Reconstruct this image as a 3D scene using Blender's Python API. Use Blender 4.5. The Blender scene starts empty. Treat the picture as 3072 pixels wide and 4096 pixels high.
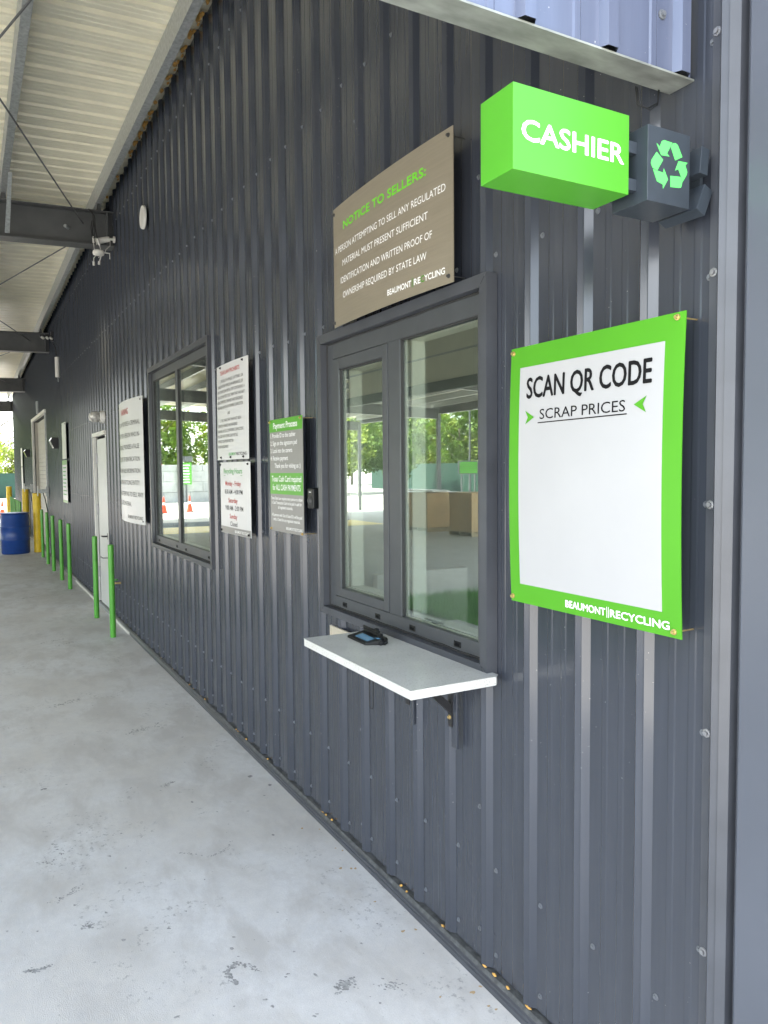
import bpy, bmesh, math, random
from mathutils import Vector, Matrix
random.seed(7)
sc = bpy.context.scene
C = sc.collection

# ---------------------------------------------------------------- camera, sky, sun, exposure
H = 1.78
cam_d = bpy.data.cameras.new('camera'); cam = bpy.data.objects.new('camera', cam_d); C.objects.link(cam)
R_ = (0.47954873, 0.87747359, -0.00855009); U_ = (-0.04514386, 0.03439988, 0.99838804); F_ = (-0.87635326, 0.47838974, -0.05610897)
m = Matrix(((R_[0], U_[0], -F_[0], 0), (R_[1], U_[1], -F_[1], 0), (R_[2], U_[2], -F_[2], H), (0, 0, 0, 1)))
cam.matrix_world = m
cam_d.sensor_fit = 'VERTICAL'; cam_d.sensor_height = 36; cam_d.lens = 3052.0 / 4096 * 36
cam_d.clip_start = 0.05; cam_d.clip_end = 2000
sc.camera = cam

SUN_EL = math.radians(62); SUN_AZ = math.radians(-35)     # azimuth from +Y towards +X
w = bpy.data.worlds.new('World'); sc.world = w; w.use_nodes = True
nt = w.node_tree; bg = nt.nodes['Background']
sky = nt.nodes.new('ShaderNodeTexSky'); sky.sky_type = 'NISHITA'; sky.sun_disc = False
sky.sun_elevation = SUN_EL; sky.sun_rotation = SUN_AZ; sky.dust_density = 1.5; sky.ozone_density = 1.2
bg.inputs[1].default_value = 0.14
_tc = nt.nodes.new('ShaderNodeTexCoord'); _mp = nt.nodes.new('ShaderNodeMapping'); _mp.inputs['Scale'].default_value = (1, 1, 2.6)
_no = nt.nodes.new('ShaderNodeTexNoise'); _no.inputs['Scale'].default_value = 2.3; _no.inputs['Detail'].default_value = 9; _no.inputs['Roughness'].default_value = 0.56
_mr = nt.nodes.new('ShaderNodeMapRange'); _mr.inputs[1].default_value = 0.44; _mr.inputs[2].default_value = 0.60
_mx = nt.nodes.new('ShaderNodeMix'); _mx.data_type = 'RGBA'; _mx.inputs[7].default_value = (7.6, 7.7, 7.9, 1)
nt.links.new(_tc.outputs['Generated'], _mp.inputs[0]); nt.links.new(_mp.outputs[0], _no.inputs['Vector']); nt.links.new(_no.outputs[0], _mr.inputs[0])
nt.links.new(_mr.outputs[0], _mx.inputs[0]); nt.links.new(sky.outputs[0], _mx.inputs[6]); nt.links.new(_mx.outputs[2], bg.inputs[0])
sd = Vector((math.cos(SUN_EL) * math.sin(SUN_AZ), math.cos(SUN_EL) * math.cos(SUN_AZ), math.sin(SUN_EL)))
sl = bpy.data.lights.new('sun', 'SUN'); sl.energy = 4.6; sl.angle = math.radians(0.53); sl.color = (1, 0.95, 0.86)
so = bpy.data.objects.new('sun', sl); C.objects.link(so); so.rotation_euler = sd.to_track_quat('Z', 'Y').to_euler(); so.location = (0, 0, 30)
sc.view_settings.view_transform = 'Standard'; sc.view_settings.look = 'None'
sc.view_settings.gamma = 1; sc.view_settings.use_curve_mapping = False
sc.view_settings.exposure = 2.78
sc.view_settings.use_white_balance = True; sc.view_settings.white_balance_temperature = 6750; sc.view_settings.white_balance_tint = 8
sc.render.engine = 'CYCLES'
sc.cycles.max_bounces = 10; sc.cycles.diffuse_bounces = 5; sc.cycles.glossy_bounces = 5; sc.cycles.transparent_max_bounces = 16

# ---------------------------------------------------------------- materials
def mat(name, col, rough=0.5, metal=0.0, spec=0.5, var=0.0, vscale=4.0, bump=0.0, bscale=40.0, col2=None, stretch=None, coat=0.0):
    M = bpy.data.materials.new(name); M.use_nodes = True
    n = M.node_tree.nodes; L = M.node_tree.links; b = n['Principled BSDF']
    b.inputs['Base Color'].default_value = (*col, 1); b.inputs['Roughness'].default_value = rough
    b.inputs['Metallic'].default_value = metal; b.inputs['Specular IOR Level'].default_value = spec
    b.inputs['Coat Weight'].default_value = coat
    tc = n.new('ShaderNodeTexCoord'); mp = n.new('ShaderNodeMapping'); L.new(tc.outputs['Object'], mp.inputs[0])
    if stretch: mp.inputs['Scale'].default_value = stretch
    if var or col2:
        t = n.new('ShaderNodeTexNoise'); t.inputs['Scale'].default_value = vscale; t.inputs['Detail'].default_value = 6
        L.new(mp.outputs[0], t.inputs['Vector'])
        r = n.new('ShaderNodeMapRange'); r.inputs[1].default_value = 0.3; r.inputs[2].default_value = 0.7
        L.new(t.outputs[0], r.inputs[0])
        mx = n.new('ShaderNodeMix'); mx.data_type = 'RGBA'
        c2 = col2 or tuple(c * (1 - var) for c in col)
        c1 = col if col2 else tuple(min(1, c * (1 + var)) for c in col)
        mx.inputs[6].default_value = (*c1, 1); mx.inputs[7].default_value = (*c2, 1)
        L.new(r.outputs[0], mx.inputs[0]); L.new(mx.outputs[2], b.inputs['Base Color'])
    if bump:
        t2 = n.new('ShaderNodeTexNoise'); t2.inputs['Scale'].default_value = bscale; t2.inputs['Detail'].default_value = 5
        L.new(mp.outputs[0], t2.inputs['Vector'])
        bn = n.new('ShaderNodeBump'); bn.inputs['Strength'].default_value = bump; bn.inputs['Distance'].default_value = 0.01
        L.new(t2.outputs[0], bn.inputs['Height']); L.new(bn.outputs[0], b.inputs['Normal'])
    return M

def concrete(name, base, dark, warm, spots=True):
    M = bpy.data.materials.new(name); M.use_nodes = True
    n = M.node_tree.nodes; L = M.node_tree.links; b = n['Principled BSDF']
    tc = n.new('ShaderNodeTexCoord')
    def noise(scale, det=6, rough=0.55, sv=None, dist=0):
        t = n.new('ShaderNodeTexNoise'); t.inputs['Scale'].default_value = scale; t.inputs['Detail'].default_value = det
        t.inputs['Roughness'].default_value = rough; t.inputs['Distortion'].default_value = dist
        if sv:
            mp = n.new('ShaderNodeMapping'); mp.inputs['Scale'].default_value = sv; mp.inputs['Rotation'].default_value = (0, 0, 0.5)
            L.new(tc.outputs['Object'], mp.inputs[0]); L.new(mp.outputs[0], t.inputs['Vector'])
        else: L.new(tc.outputs['Object'], t.inputs['Vector'])
        return t.outputs[0]
    def rng(s, a, b_, c=0, d=1):
        r = n.new('ShaderNodeMapRange'); r.inputs[1].default_value = a; r.inputs[2].default_value = b_
        r.inputs[3].default_value = c; r.inputs[4].default_value = d; L.new(s, r.inputs[0]); return r.outputs[0]
    def mix(f, a, b_):
        x = n.new('ShaderNodeMix'); x.data_type = 'RGBA'
        L.new(f, x.inputs[0])
        for i, v in ((6, a), (7, b_)):
            if isinstance(v, tuple): x.inputs[i].default_value = (*v, 1)
            else: L.new(v, x.inputs[i])
        return x.outputs[2]
    def mul(a, b_):
        x = n.new('ShaderNodeMath'); x.operation = 'MULTIPLY'; L.new(a, x.inputs[0])
        if isinstance(b_, float): x.inputs[1].default_value = b_
        else: L.new(b_, x.inputs[1])
        return x.outputs[0]
    c = mix(rng(noise(0.9, 9, 0.62, None, 0.15), 0.40, 0.60), base, warm)
    c = mix(mul(rng(noise(1.9, 10, 0.68, (1, 2.0, 1), 0.25), 0.46, 0.62), 0.75), c, dark)
    c = mix(mul(rng(noise(13, 12, 0.78), 0.40, 0.66), 0.42), c, tuple(x * 0.70 for x in base))
    c = mix(mul(rng(noise(160, 3, 0.6), 0.35, 0.75), 0.30), c, tuple(x * 0.62 for x in base))
    if spots:
        # sparse dark droplets
        v = n.new('ShaderNodeTexVoronoi'); v.inputs['Scale'].default_value = 5.0; L.new(tc.outputs['Object'], v.inputs['Vector'])
        wv = noise(45, 3)
        ad = n.new('ShaderNodeMath'); ad.operation = 'ADD'; L.new(v.outputs['Distance'], ad.inputs[0]); L.new(rng(wv, 0.3, 0.7, -0.035, 0.035), ad.inputs[1])
        sepc = n.new('ShaderNodeSeparateColor'); L.new(v.outputs['Color'], sepc.inputs[0])
        sz = rng(sepc.outputs[0], 0.40, 1.0, -0.02, 0.085)
        lt = n.new('ShaderNodeMath'); lt.operation = 'LESS_THAN'; L.new(ad.outputs[0], lt.inputs[0]); L.new(sz, lt.inputs[1])
        c = mix(mul(lt.outputs[0], 0.8), c, tuple(x * 0.22 for x in base))
        # scuffed pitted patches
        p1 = rng(noise(34, 6, 0.75), 0.56, 0.60); p2 = rng(noise(2.3, 3, 0.5, None, 1.5), 0.55, 0.64)
        c = mix(mul(mul(p1, p2), 0.55), c, tuple(x * 0.33 for x in base))
        p3 = rng(noise(2.0, 2, 0.4, (0.8, 3.0, 1), 3.0), 0.497, 0.5); p4 = rng(noise(2.0, 2, 0.4, (0.8, 3.0, 1), 3.0), 0.503, 0.5)
        p5 = rng(noise(1.7, 2), 0.57, 0.64); p6 = rng(noise(25, 4), 0.45, 0.6)
        c = mix(mul(mul(mul(p3, p4), mul(p5, p6)), 0.5), c, tuple(x * 0.33 for x in base))
    L.new(c, b.inputs['Base Color']); b.inputs['Roughness'].default_value = 0.62
    bn = n.new('ShaderNodeBump'); bn.inputs['Strength'].default_value = 0.35; bn.inputs['Distance'].default_value = 0.006
    L.new(noise(220, 4, 0.7), bn.inputs['Height']); L.new(bn.outputs[0], b.inputs['Normal'])
    return M

def wallpaint(name, col, rough):
    M = mat(name, col, rough, spec=0.7)
    n = M.node_tree.nodes; L = M.node_tree.links; b = n['Principled BSDF']; tc = n['Texture Coordinate']
    def nz(scale, vec, det=4):
        mp = n.new('ShaderNodeMapping'); mp.inputs['Scale'].default_value = vec; L.new(tc.outputs['Object'], mp.inputs[0])
        t = n.new('ShaderNodeTexNoise'); t.inputs['Scale'].default_value = scale; t.inputs['Detail'].default_value = det; L.new(mp.outputs[0], t.inputs['Vector']); return t.outputs[0]
    # gentle oil-canning + dusty streaks + white flecks
    bn = n.new('ShaderNodeBump'); bn.inputs['Strength'].default_value = 0.35; bn.inputs['Distance'].default_value = 0.006
    L.new(nz(1.6, (3, 1, 0.8), 2), bn.inputs['Height']); L.new(bn.outputs[0], b.inputs['Normal'])
    r = n.new('ShaderNodeMapRange'); r.inputs[1].default_value = 0.42; r.inputs[2].default_value = 0.75; L.new(nz(5, (6, 6, 0.35), 6), r.inputs[0])
    mx = n.new('ShaderNodeMix'); mx.data_type = 'RGBA'; L.new(r.outputs[0], mx.inputs[0])
    mx.inputs[6].default_value = (*col, 1); mx.inputs[7].default_value = (*[c * 1.14 + 0.001 for c in col], 1)
    f = n.new('ShaderNodeMapRange'); f.inputs[1].default_value = 0.745; f.inputs[2].default_value = 0.77; L.new(nz(170, (1, 1, 0.8), 2), f.inputs[0])
    g = n.new('ShaderNodeMapRange'); g.inputs[1].default_value = 0.52; g.inputs[2].default_value = 0.6; L.new(nz(2.2, (1, 1, 1), 2), g.inputs[0])
    ml = n.new('ShaderNodeMath'); ml.operation = 'MULTIPLY'; L.new(f.outputs[0], ml.inputs[0]); L.new(g.outputs[0], ml.inputs[1])
    m2 = n.new('ShaderNodeMix'); m2.data_type = 'RGBA'; L.new(ml.outputs[0], m2.inputs[0]); L.new(mx.outputs[2], m2.inputs[6]); m2.inputs[7].default_value = (0.5, 0.5, 0.48, 1)
    L.new(m2.outputs[2], b.inputs['Base Color'])
    b.inputs['Coat Weight'].default_value = 0.12; b.inputs['Coat Roughness'].default_value = 0.12
    rr = n.new('ShaderNodeMapRange'); rr.inputs[3].default_value = rough - 0.06; rr.inputs[4].default_value = rough + 0.04; L.new(nz(7, (2, 2, 0.6), 5), rr.inputs[0]); L.new(rr.outputs[0], b.inputs['Roughness'])
    return M

def glassmat():
    M = bpy.data.materials.new('window_glass'); M.use_nodes = True
    n = M.node_tree.nodes; L = M.node_tree.links; n.remove(n['Principled BSDF']); o = n['Material Output']
    tr = n.new('ShaderNodeBsdfTransparent'); tr.inputs[0].default_value = (0.92, 0.955, 0.935, 1)
    gl = n.new('ShaderNodeBsdfGlossy'); gl.inputs['Roughness'].default_value = 0.0; gl.inputs[0].default_value = (0.93, 1.0, 0.95, 1)
    lw = n.new('ShaderNodeLayerWeight'); lw.inputs[0].default_value = 0.5       # reflectance per face, rising towards grazing angles
    pw = n.new('ShaderNodeMath'); pw.operation = 'POWER'; pw.inputs[1].default_value = 2.0; L.new(lw.outputs['Facing'], pw.inputs[0])
    mu = n.new('ShaderNodeMath'); mu.operation = 'MULTIPLY_ADD'; mu.inputs[1].default_value = 0.80; mu.inputs[2].default_value = 0.14; mu.use_clamp = True
    mx = n.new('ShaderNodeMixShader'); L.new(pw.outputs[0], mu.inputs[0]); L.new(mu.outputs[0], mx.inputs[0])
    L.new(tr.outputs[0], mx.inputs[1]); L.new(gl.outputs[0], mx.inputs[2]); L.new(mx.outputs[0], o.inputs[0])
    return M

def leafmat(name, c1, c2):
    M = mat(name, c1, 0.55, var=0.0, col2=c2, vscale=0.9, spec=0.3)
    n = M.node_tree.nodes; L = M.node_tree.links; b = n['Principled BSDF']; o = n['Material Output']
    tl = n.new('ShaderNodeBsdfTranslucent'); mx = n.new('ShaderNodeMixShader'); mx.inputs[0].default_value = 0.35
    src = b.inputs['Base Color'].links[0].from_socket; L.new(src, tl.inputs[0])
    L.new(b.outputs[0], mx.inputs[1]); L.new(tl.outputs[0], mx.inputs[2]); L.new(mx.outputs[0], o.inputs[0])
    return M

M_wall = wallpaint('charcoal_wall_paint', (0.036, 0.041, 0.053), 0.21)
M_cpan = mat('slate_corner_panel', (0.085, 0.094, 0.115), 0.30, var=0.08, vscale=2, bump=0.25, bscale=1.2)
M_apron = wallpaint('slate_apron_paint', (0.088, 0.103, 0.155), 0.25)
M_trim = mat('charcoal_trim', (0.056, 0.060, 0.070), 0.33, var=0.12, vscale=9, bump=0.1, bscale=3)
M_frame = mat('charcoal_window_frame', (0.055, 0.060, 0.066), 0.38, var=0.08, vscale=20)
M_beam = mat('grey_primer_steel', (0.075, 0.078, 0.080), 0.45, var=0.2, vscale=5)
M_roof = mat('cream_roof_sheet', (0.78, 0.74, 0.58), 0.30, var=0.07, vscale=3)
M_galv = mat('galvanised_steel', (0.40, 0.42, 0.42), 0.42, metal=0.55, var=0.22, vscale=38)
M_conc = concrete('shaded_slab_concrete', (0.77, 0.77, 0.765), (0.55, 0.525, 0.49), (0.67, 0.645, 0.605))
M_yard = concrete('yard_concrete', (0.46, 0.45, 0.43), (0.36, 0.34, 0.32), (0.42, 0.40, 0.37), False)
M_asph = mat('dark_asphalt', (0.10, 0.12, 0.15), 0.8, var=0.2, vscale=30)
M_yellow = mat('yellow_paint', (0.80, 0.55, 0.03), 0.42, var=0.08, vscale=10)
M_greenp = mat('green_bollard_paint', (0.085, 0.36, 0.038), 0.35, var=0.1, vscale=12, coat=0.2)
M_sign = mat('sign_green_face', (0.062, 0.285, 0.020), 0.30, spec=0.4, var=0.04, vscale=8)
M_sgreen = mat('sign_green_print', (0.070, 0.300, 0.016), 0.36, spec=0.4, var=0.03, vscale=5)
M_white = mat('sign_white', (0.40, 0.40, 0.405), 0.34, var=0.03, vscale=4)
M_white2 = mat('sign_white_brightened', (0.56, 0.56, 0.555), 0.34, var=0.03, vscale=4)  # same white as sign_white, brightness raised in the colour for dim farther signs
M_whitel = mat('white_lettering', (0.85, 0.85, 0.84), 0.4)
M_black = mat('black_print', (0.008, 0.008, 0.009), 0.6, spec=0.15)
M_dgrey = mat('dark_grey_print', (0.05, 0.05, 0.05), 0.5, spec=0.3)
M_red = mat('red_print', (0.42, 0.03, 0.03), 0.5)
M_dkgreen = mat('dark_green_print', (0.05, 0.32, 0.06), 0.5)
M_head = mat('heading_green', (0.16, 0.62, 0.03), 0.5)
M_gold = mat('brushed_taupe_metal', (0.26, 0.227, 0.172), 0.36, metal=0.2, var=0.05, vscale=14, stretch=(0.4, 1, 9), bump=0.05, bscale=60)
M_sgrey = mat('sign_grey', (0.21, 0.205, 0.195), 0.36, var=0.04, vscale=8)
M_stone = mat('quartz_shelf_stone', (0.60, 0.60, 0.57), 0.14, var=0.07, vscale=6)
_n = M_stone.node_tree.nodes; _l = M_stone.node_tree.links; _b = _n['Principled BSDF']; _v = _n.new('ShaderNodeTexNoise'); _v.inputs['Scale'].default_value = 300; _v.inputs['Detail'].default_value = 2
_r = _n.new('ShaderNodeMapRange'); _r.inputs[1].default_value = .60; _r.inputs[2].default_value = .66; _x = _n.new('ShaderNodeMix'); _x.data_type = 'RGBA'
_l.new(_n['Texture Coordinate'].outputs['Object'], _v.inputs['Vector']); _l.new(_v.outputs[0], _r.inputs[0]); _l.new(_r.outputs[0], _x.inputs[0])
_l.new(_b.inputs['Base Color'].links[0].from_socket, _x.inputs[6]); _x.inputs[7].default_value = (.36, .33, .29, 1); _l.new(_x.outputs[2], _b.inputs['Base Color'])
M_blk = mat('black_plastic', (0.008, 0.009, 0.010), 0.4, spec=0.3)
M_blkm = mat('black_bracket_steel', (0.018, 0.018, 0.020), 0.4)
M_lcd = mat('lcd_screen', (0.10, 0.22, 0.34), 0.15)
M_wpl = mat('white_plastic', (0.66, 0.65, 0.61), 0.4, var=0.05, vscale=20)
M_door = mat('pale_door_paint', (0.56, 0.57, 0.55), 0.4, var=0.05, vscale=3)
M_roll = mat('beige_shutter', (0.40, 0.38, 0.33), 0.5, var=0.06, vscale=3)
M_zinc = mat('zinc_screw', (0.30, 0.30, 0.31), 0.4, metal=0.6)
M_dscrew = mat('painted_screw', (0.14, 0.15, 0.165), 0.4, metal=0.25)
M_brass = mat('brass_screw', (0.62, 0.45, 0.20), 0.32, metal=0.8)
M_foam = mat('orange_expanding_foam', (0.62, 0.35, 0.09), 0.8, var=0.35, vscale=30, bump=0.6, bscale=50)
M_blue = mat('blue_drum_plastic', (0.010, 0.055, 0.25), 0.36, var=0.12, vscale=6)
M_orange = mat('cone_orange', (0.85, 0.06, 0.015), 0.5)
M_cone_w = mat('cone_collar', (0.8, 0.8, 0.8), 0.4)
M_rubber = mat('black_rubber', (0.02, 0.02, 0.02), 0.7)
M_screen = mat('green_windscreen', (0.010, 0.048, 0.034), 0.75, var=0.15, vscale=2)
M_block = mat('concrete_block', (0.36, 0.36, 0.35), 0.85, var=0.15, vscale=3, bump=0.4, bscale=20)
M_card = mat('brown_cardboard', (0.52, 0.35, 0.18), 0.75, var=0.1, vscale=5)
M_wood = mat('pallet_wood', (0.42, 0.33, 0.21), 0.8, var=0.2, vscale=12)
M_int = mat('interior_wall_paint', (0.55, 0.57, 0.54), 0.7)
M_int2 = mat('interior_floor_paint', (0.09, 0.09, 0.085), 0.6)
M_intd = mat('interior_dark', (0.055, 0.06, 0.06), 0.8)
M_jamb = mat('white_window_liner', (0.78, 0.78, 0.70), 0.5)
M_spacer = mat('glazing_spacer', (0.55, 0.54, 0.48), 0.4, metal=0.4)
M_lens = mat('lamp_lens', (0.42, 0.41, 0.38), 0.08, spec=0.9, var=0.5, vscale=25)
M_glass = glassmat()
M_leaf = [leafmat('leaf_green', (0.15, 0.24, 0.03), (0.07, 0.14, 0.02)), leafmat('leaf_yellow_green', (0.24, 0.30, 0.03), (0.12, 0.19, 0.025))]
M_bark = mat('bark', (0.10, 0.08, 0.06), 0.9, var=0.3, vscale=10)
M_grass = leafmat('grass_blade', (0.11, 0.34, 0.02), (0.07, 0.22, 0.015))
M_soil = mat('lawn_soil', (0.05, 0.08, 0.02), 0.95, var=0.3, vscale=8)
M_dgb = mat('dark_green_beam_paint', (0.012, 0.03, 0.026), 0.5)
M_dust = mat('dusty_ledge', (0.085, 0.088, 0.088), 0.75, var=0.45, vscale=25, bump=0.3, bscale=80)

# ---------------------------------------------------------------- helpers
ORG = {}
class MB:
    def __init__(s): s.v = []; s.f = []; s.sm = []
    def add(s, vs, fs, smooth=False):
        k = len(s.v); s.v += [tuple(map(float, v)) for v in vs]
        for f in fs: s.f.append(tuple(k + i for i in f)); s.sm.append(smooth)
        return s
    def box(s, x0, x1, y0, y1, z0, z1):
        vs = [(x, y, z) for x in (x0, x1) for y in (y0, y1) for z in (z0, z1)]
        return s.add(vs, [(0, 1, 3, 2), (4, 6, 7, 5), (0, 4, 5, 1), (2, 3, 7, 6), (0, 2, 6, 4), (1, 5, 7, 3)])
    def loft(s, secs, close=True, caps=True, smooth=False):
        n = len(secs[0]); vs = [p for sec in secs for p in sec]; fs = []
        for i in range(len(secs) - 1):
            for j in range(n if close else n - 1):
                a = i * n + j; b = i * n + (j + 1) % n
                fs.append((a, b, b + n, a + n))
        s.add(vs, fs, smooth)
        if caps and close:
            s.add(secs[0], [tuple(range(n))[::-1]]); s.add(secs[-1], [tuple(range(n))])
        return s
    def prism(s, poly, ax, a, b):
        def P(p, t):
            return (t, p[0], p[1]) if ax == 'x' else ((p[0], t, p[1]) if ax == 'y' else (p[0], p[1], t))
        return s.loft([[P(p, a) for p in poly], [P(p, b) for p in poly]])
    def tube(s, pts, r, n=8, caps=True, r2=None):
        pts = [Vector(p) for p in pts]; secs = []
        ref = Vector((0, 0, 1))
        for i, p in enumerate(pts):
            d = (pts[min(i + 1, len(pts) - 1)] - pts[max(i - 1, 0)]).normalized()
            if abs(d.dot(ref)) > 0.95: rf = Vector((1, 0, 0))
            else: rf = ref
            a = d.cross(rf).normalized(); b = d.cross(a)
            rr = r if r2 is None else r + (r2 - r) * i / (len(pts) - 1)
            secs.append([tuple(p + a * (rr * math.cos(2 * math.pi * k / n)) + b * (rr * math.sin(2 * math.pi * k / n))) for k in range(n)])
        return s.loft(secs, caps=caps, smooth=True)
    def lathe(s, prof, c, n=24, axis='z', smooth=True):
        secs = []
        for r, h in prof:
            sec = []
            for k in range(n):
                a = 2 * math.pi * k / n; u, v = r * math.cos(a), r * math.sin(a)
                sec.append({'z': (c[0] + u, c[1] + v, c[2] + h), 'y': (c[0] + u, c[1] + h, c[2] + v), 'x': (c[0] + h, c[1] + u, c[2] + v)}[axis])
            secs.append(sec)
        return s.loft(secs, smooth=smooth)
    def build(s, name, m, parent=None, bevel=0.0, share=None):
        off = Vector((0, 0, 0))
        if parent is not None: off = ORG.get(parent.name, off)
        me = bpy.data.meshes.new(name)
        me.from_pydata([tuple(Vector(v) - off) for v in s.v], [], s.f)
        me.materials.append(m)
        me.polygons.foreach_set('use_smooth', s.sm)
        bm = bmesh.new(); bm.from_mesh(me); bmesh.ops.recalc_face_normals(bm, faces=bm.faces)
        if bevel:
            bmesh.ops.remove_doubles(bm, verts=bm.verts, dist=1e-6)
            ed = [e for e in bm.edges if len(e.link_faces) == 2 and e.calc_face_angle(0) > 0.6]
            bmesh.ops.bevel(bm, geom=ed, offset=bevel, segments=2, affect='EDGES', profile=0.5)
        bm.to_mesh(me); bm.free(); me.update()
        o = bpy.data.objects.new(name, me); C.objects.link(o)
        if parent is not None: o.parent = parent; ORG[o.name] = off
        return o
def box(name, m, x0, x1, y0, y1, z0, z1, parent=None, bevel=0.0):
    return MB().box(x0, x1, y0, y1, z0, z1).build(name, m, parent, bevel)
def tag(o, label=None, cat=None, group=None, kind=None):
    if label: o['label'] = label
    if cat: o['category'] = cat
    if group: o['group'] = group
    if kind: o['kind'] = kind
    return o
def thing(name, label, cat, loc=(0, 0, 0), group=None):
    o = bpy.data.objects.new(name, None); C.objects.link(o); o.location = loc; o.empty_display_size = 0.1
    ORG[o.name] = Vector(loc); tag(o, label, cat, group); return o
def dup_tree(root, loc, label=None):
    r = root.copy(); C.objects.link(r); r.location = loc
    if label: r['label'] = label
    for ch in list(root.children):
        c = ch.copy(); C.objects.link(c); c.parent = r
        for g in list(ch.children):
            d = g.copy(); C.objects.link(d); d.parent = c
    return r
def inst(proto, name, loc, parent, label=None):     # further copy of a small shared-mesh part
    o = bpy.data.objects.new(name, proto.data); C.objects.link(o); o.parent = parent
    o.location = Vector(loc) - ORG.get(parent.name, Vector((0, 0, 0)))
    return o

_txt = {}
def text_mesh(s, bold=0.0):
    cu = bpy.data.curves.new('t', 'FONT'); cu.body = s; cu.size = 1; cu.offset = bold; cu.resolution_u = 3
    o = bpy.data.objects.new('t', cu); C.objects.link(o)
    dg = bpy.context.evaluated_depsgraph_get(); me = o.evaluated_get(dg).to_mesh()
    vs = [tuple(v.co) for v in me.vertices]; fs = [tuple(p.vertices) for p in me.polygons]
    o.evaluated_get(dg).to_mesh_clear(); bpy.data.objects.remove(o); bpy.data.curves.remove(cu)
    return vs, fs
def put_text(mb, s, x0, x1, z, cap, fn, bold=0.0, italic=0.0, fat=0.0):
    vs, fs = text_mesh(s, bold)
    a = min(v[0] for v in vs); b = max(v[0] for v in vs)
    k = (x1 - x0) / (b - a); kz = cap / 0.73
    offs = [(0, 0)] + ([(fat, 0), (-fat, 0), (0, fat), (0, -fat)] if fat else [])
    for i, (ox, oz) in enumerate(offs):
        P = [fn(x0 + (v[0] - a) * k + italic * v[1] * kz + ox, z + v[1] * kz + oz) for v in vs]
        mb.add([(p[0], p[1] - .00008 * i, p[2]) for p in P], fs)

# ---------------------------------------------------------------- ground
def flat(name, m, x0, x1, y0, y1, z, kind='structure'):
    mb = MB(); mb.add([(x0, y0, z), (x1, y0, z), (x1, y1, z), (x0, y1, z)], [(0, 1, 2, 3)])
    return tag(mb.build(name, m), kind=kind)
flat('ground', M_yard, -450, 450, -450, 450, -0.03)
slab = bpy.data.objects.new('pavement', None); C.objects.link(slab); slab['kind'] = 'structure'
tag(slab, 'stained grey concrete walkway slab running along the dark metal wall')
ORG[slab.name] = Vector((0, 0, 0))
xs = [5.0, -13.9, -30.4]
for i in range(2):
    box('slab', M_conc, xs[i + 1] + 0.0015, xs[i] - 0.0015, -1.75, 1.50, -0.12, 0.0, slab)
flat('slab_joint_bed', M_rubber, -30.4, 5, -1.75, 1.5, -0.012)
M_scuff = mat('dark_scuff_residue', (0.34, 0.338, 0.33), 0.7, var=0.35, vscale=60)
sf = MB(); rs = random.Random(3)
def fleck(x, y, r, asp=1.6, ang=None):
    n = 9; ang = rs.uniform(-.2, 1.2) if ang is None else ang; z = 0.0006
    q = [rs.uniform(.45, 1.25) * r for _ in range(n)]; ca, sa = math.cos(ang), math.sin(ang); z = 0.0004 + 0.00001 * (len(sf.f) % 70)
    P = [(q[k] * asp * math.cos(6.283 * k / n), q[k] * math.sin(6.283 * k / n)) for k in range(n)]
    sf.add([(x + a * ca - b * sa, y + a * sa + b * ca, z) for a, b in P], [tuple(range(n))])
for x, y in ((-3.02, .718), (-3.287, .332), (-2.944, .465), (-3.094, .364), (-2.691, .808), (-2.454, .936), (-2.433, .543), (-2.22, .946), (-2.481, 1.243), (-2.934, .631), (-3.637, .521), (-2.369, .822), (-2.326, .832), (-3.167, .434), (-2.40, 1.02)): fleck(x, y, rs.uniform(.004, .008))
def trail(pts, n, w_, r0=.0035):
    for i in range(n):
        t = rs.random() * (len(pts) - 1); j = int(t); f_ = t - j
        x = pts[j][0] * (1 - f_) + pts[j + 1][0] * f_ + rs.gauss(0, w_); y = pts[j][1] * (1 - f_) + pts[j + 1][1] * f_ + rs.gauss(0, w_)
        fleck(x, y, rs.uniform(.3, 1.3) * r0)
trail([(-2.60, .80), (-2.585, .765), (-2.56, .745), (-2.52, .75), (-2.49, .765)], 90, .006, .0045)
trail([(-2.60, .80), (-2.56, .83), (-2.52, .85)], 35, .007)
trail([(-2.31, 1.12), (-2.30, 1.08), (-2.285, 1.06)], 90, .012, .0045)
trail([(-2.93, .12), (-2.91, .16), (-2.92, .21)], 70, .005, .004)
trail([(-3.09, .36), (-3.12, .37), (-3.10, .34)], 45, .007)
trail([(-3.50, 1.06), (-3.43, 1.02), (-3.40, .93), (-3.46, .86), (-3.52, .80)], 70, .004, .003)
trail([(-3.75, .20), (-3.70, .28), (-3.78, .33), (-3.9, .30)], 60, .006)
trail([(-3.35, .25), (-3.38, .32), (-3.43, .36)], 60, .010)
trail([(-4.3, .9), (-4.35, .98)], 40, .01, .004)
trail([(-2.25, 1.2), (-2.2, 1.26)], 40, .012)
for i in range(420):
    x = -2 - 11 * rs.random() ** 1.8; fleck(x, rs.uniform(-.5, 1.47), .0012 + .004 * rs.random() ** 3)
for x, y, n in ((-8.6, .62, 30), (-8.4, .75, 30), (-11.8, .6, 60), (-5.3, .9, 50), (-6.2, .5, 60)): trail([(x, y), (x - .12, y + .22)], n, .02, .006)
tag(sf.build('scuff_marks', M_scuff, slab), kind='stuff')
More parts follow.
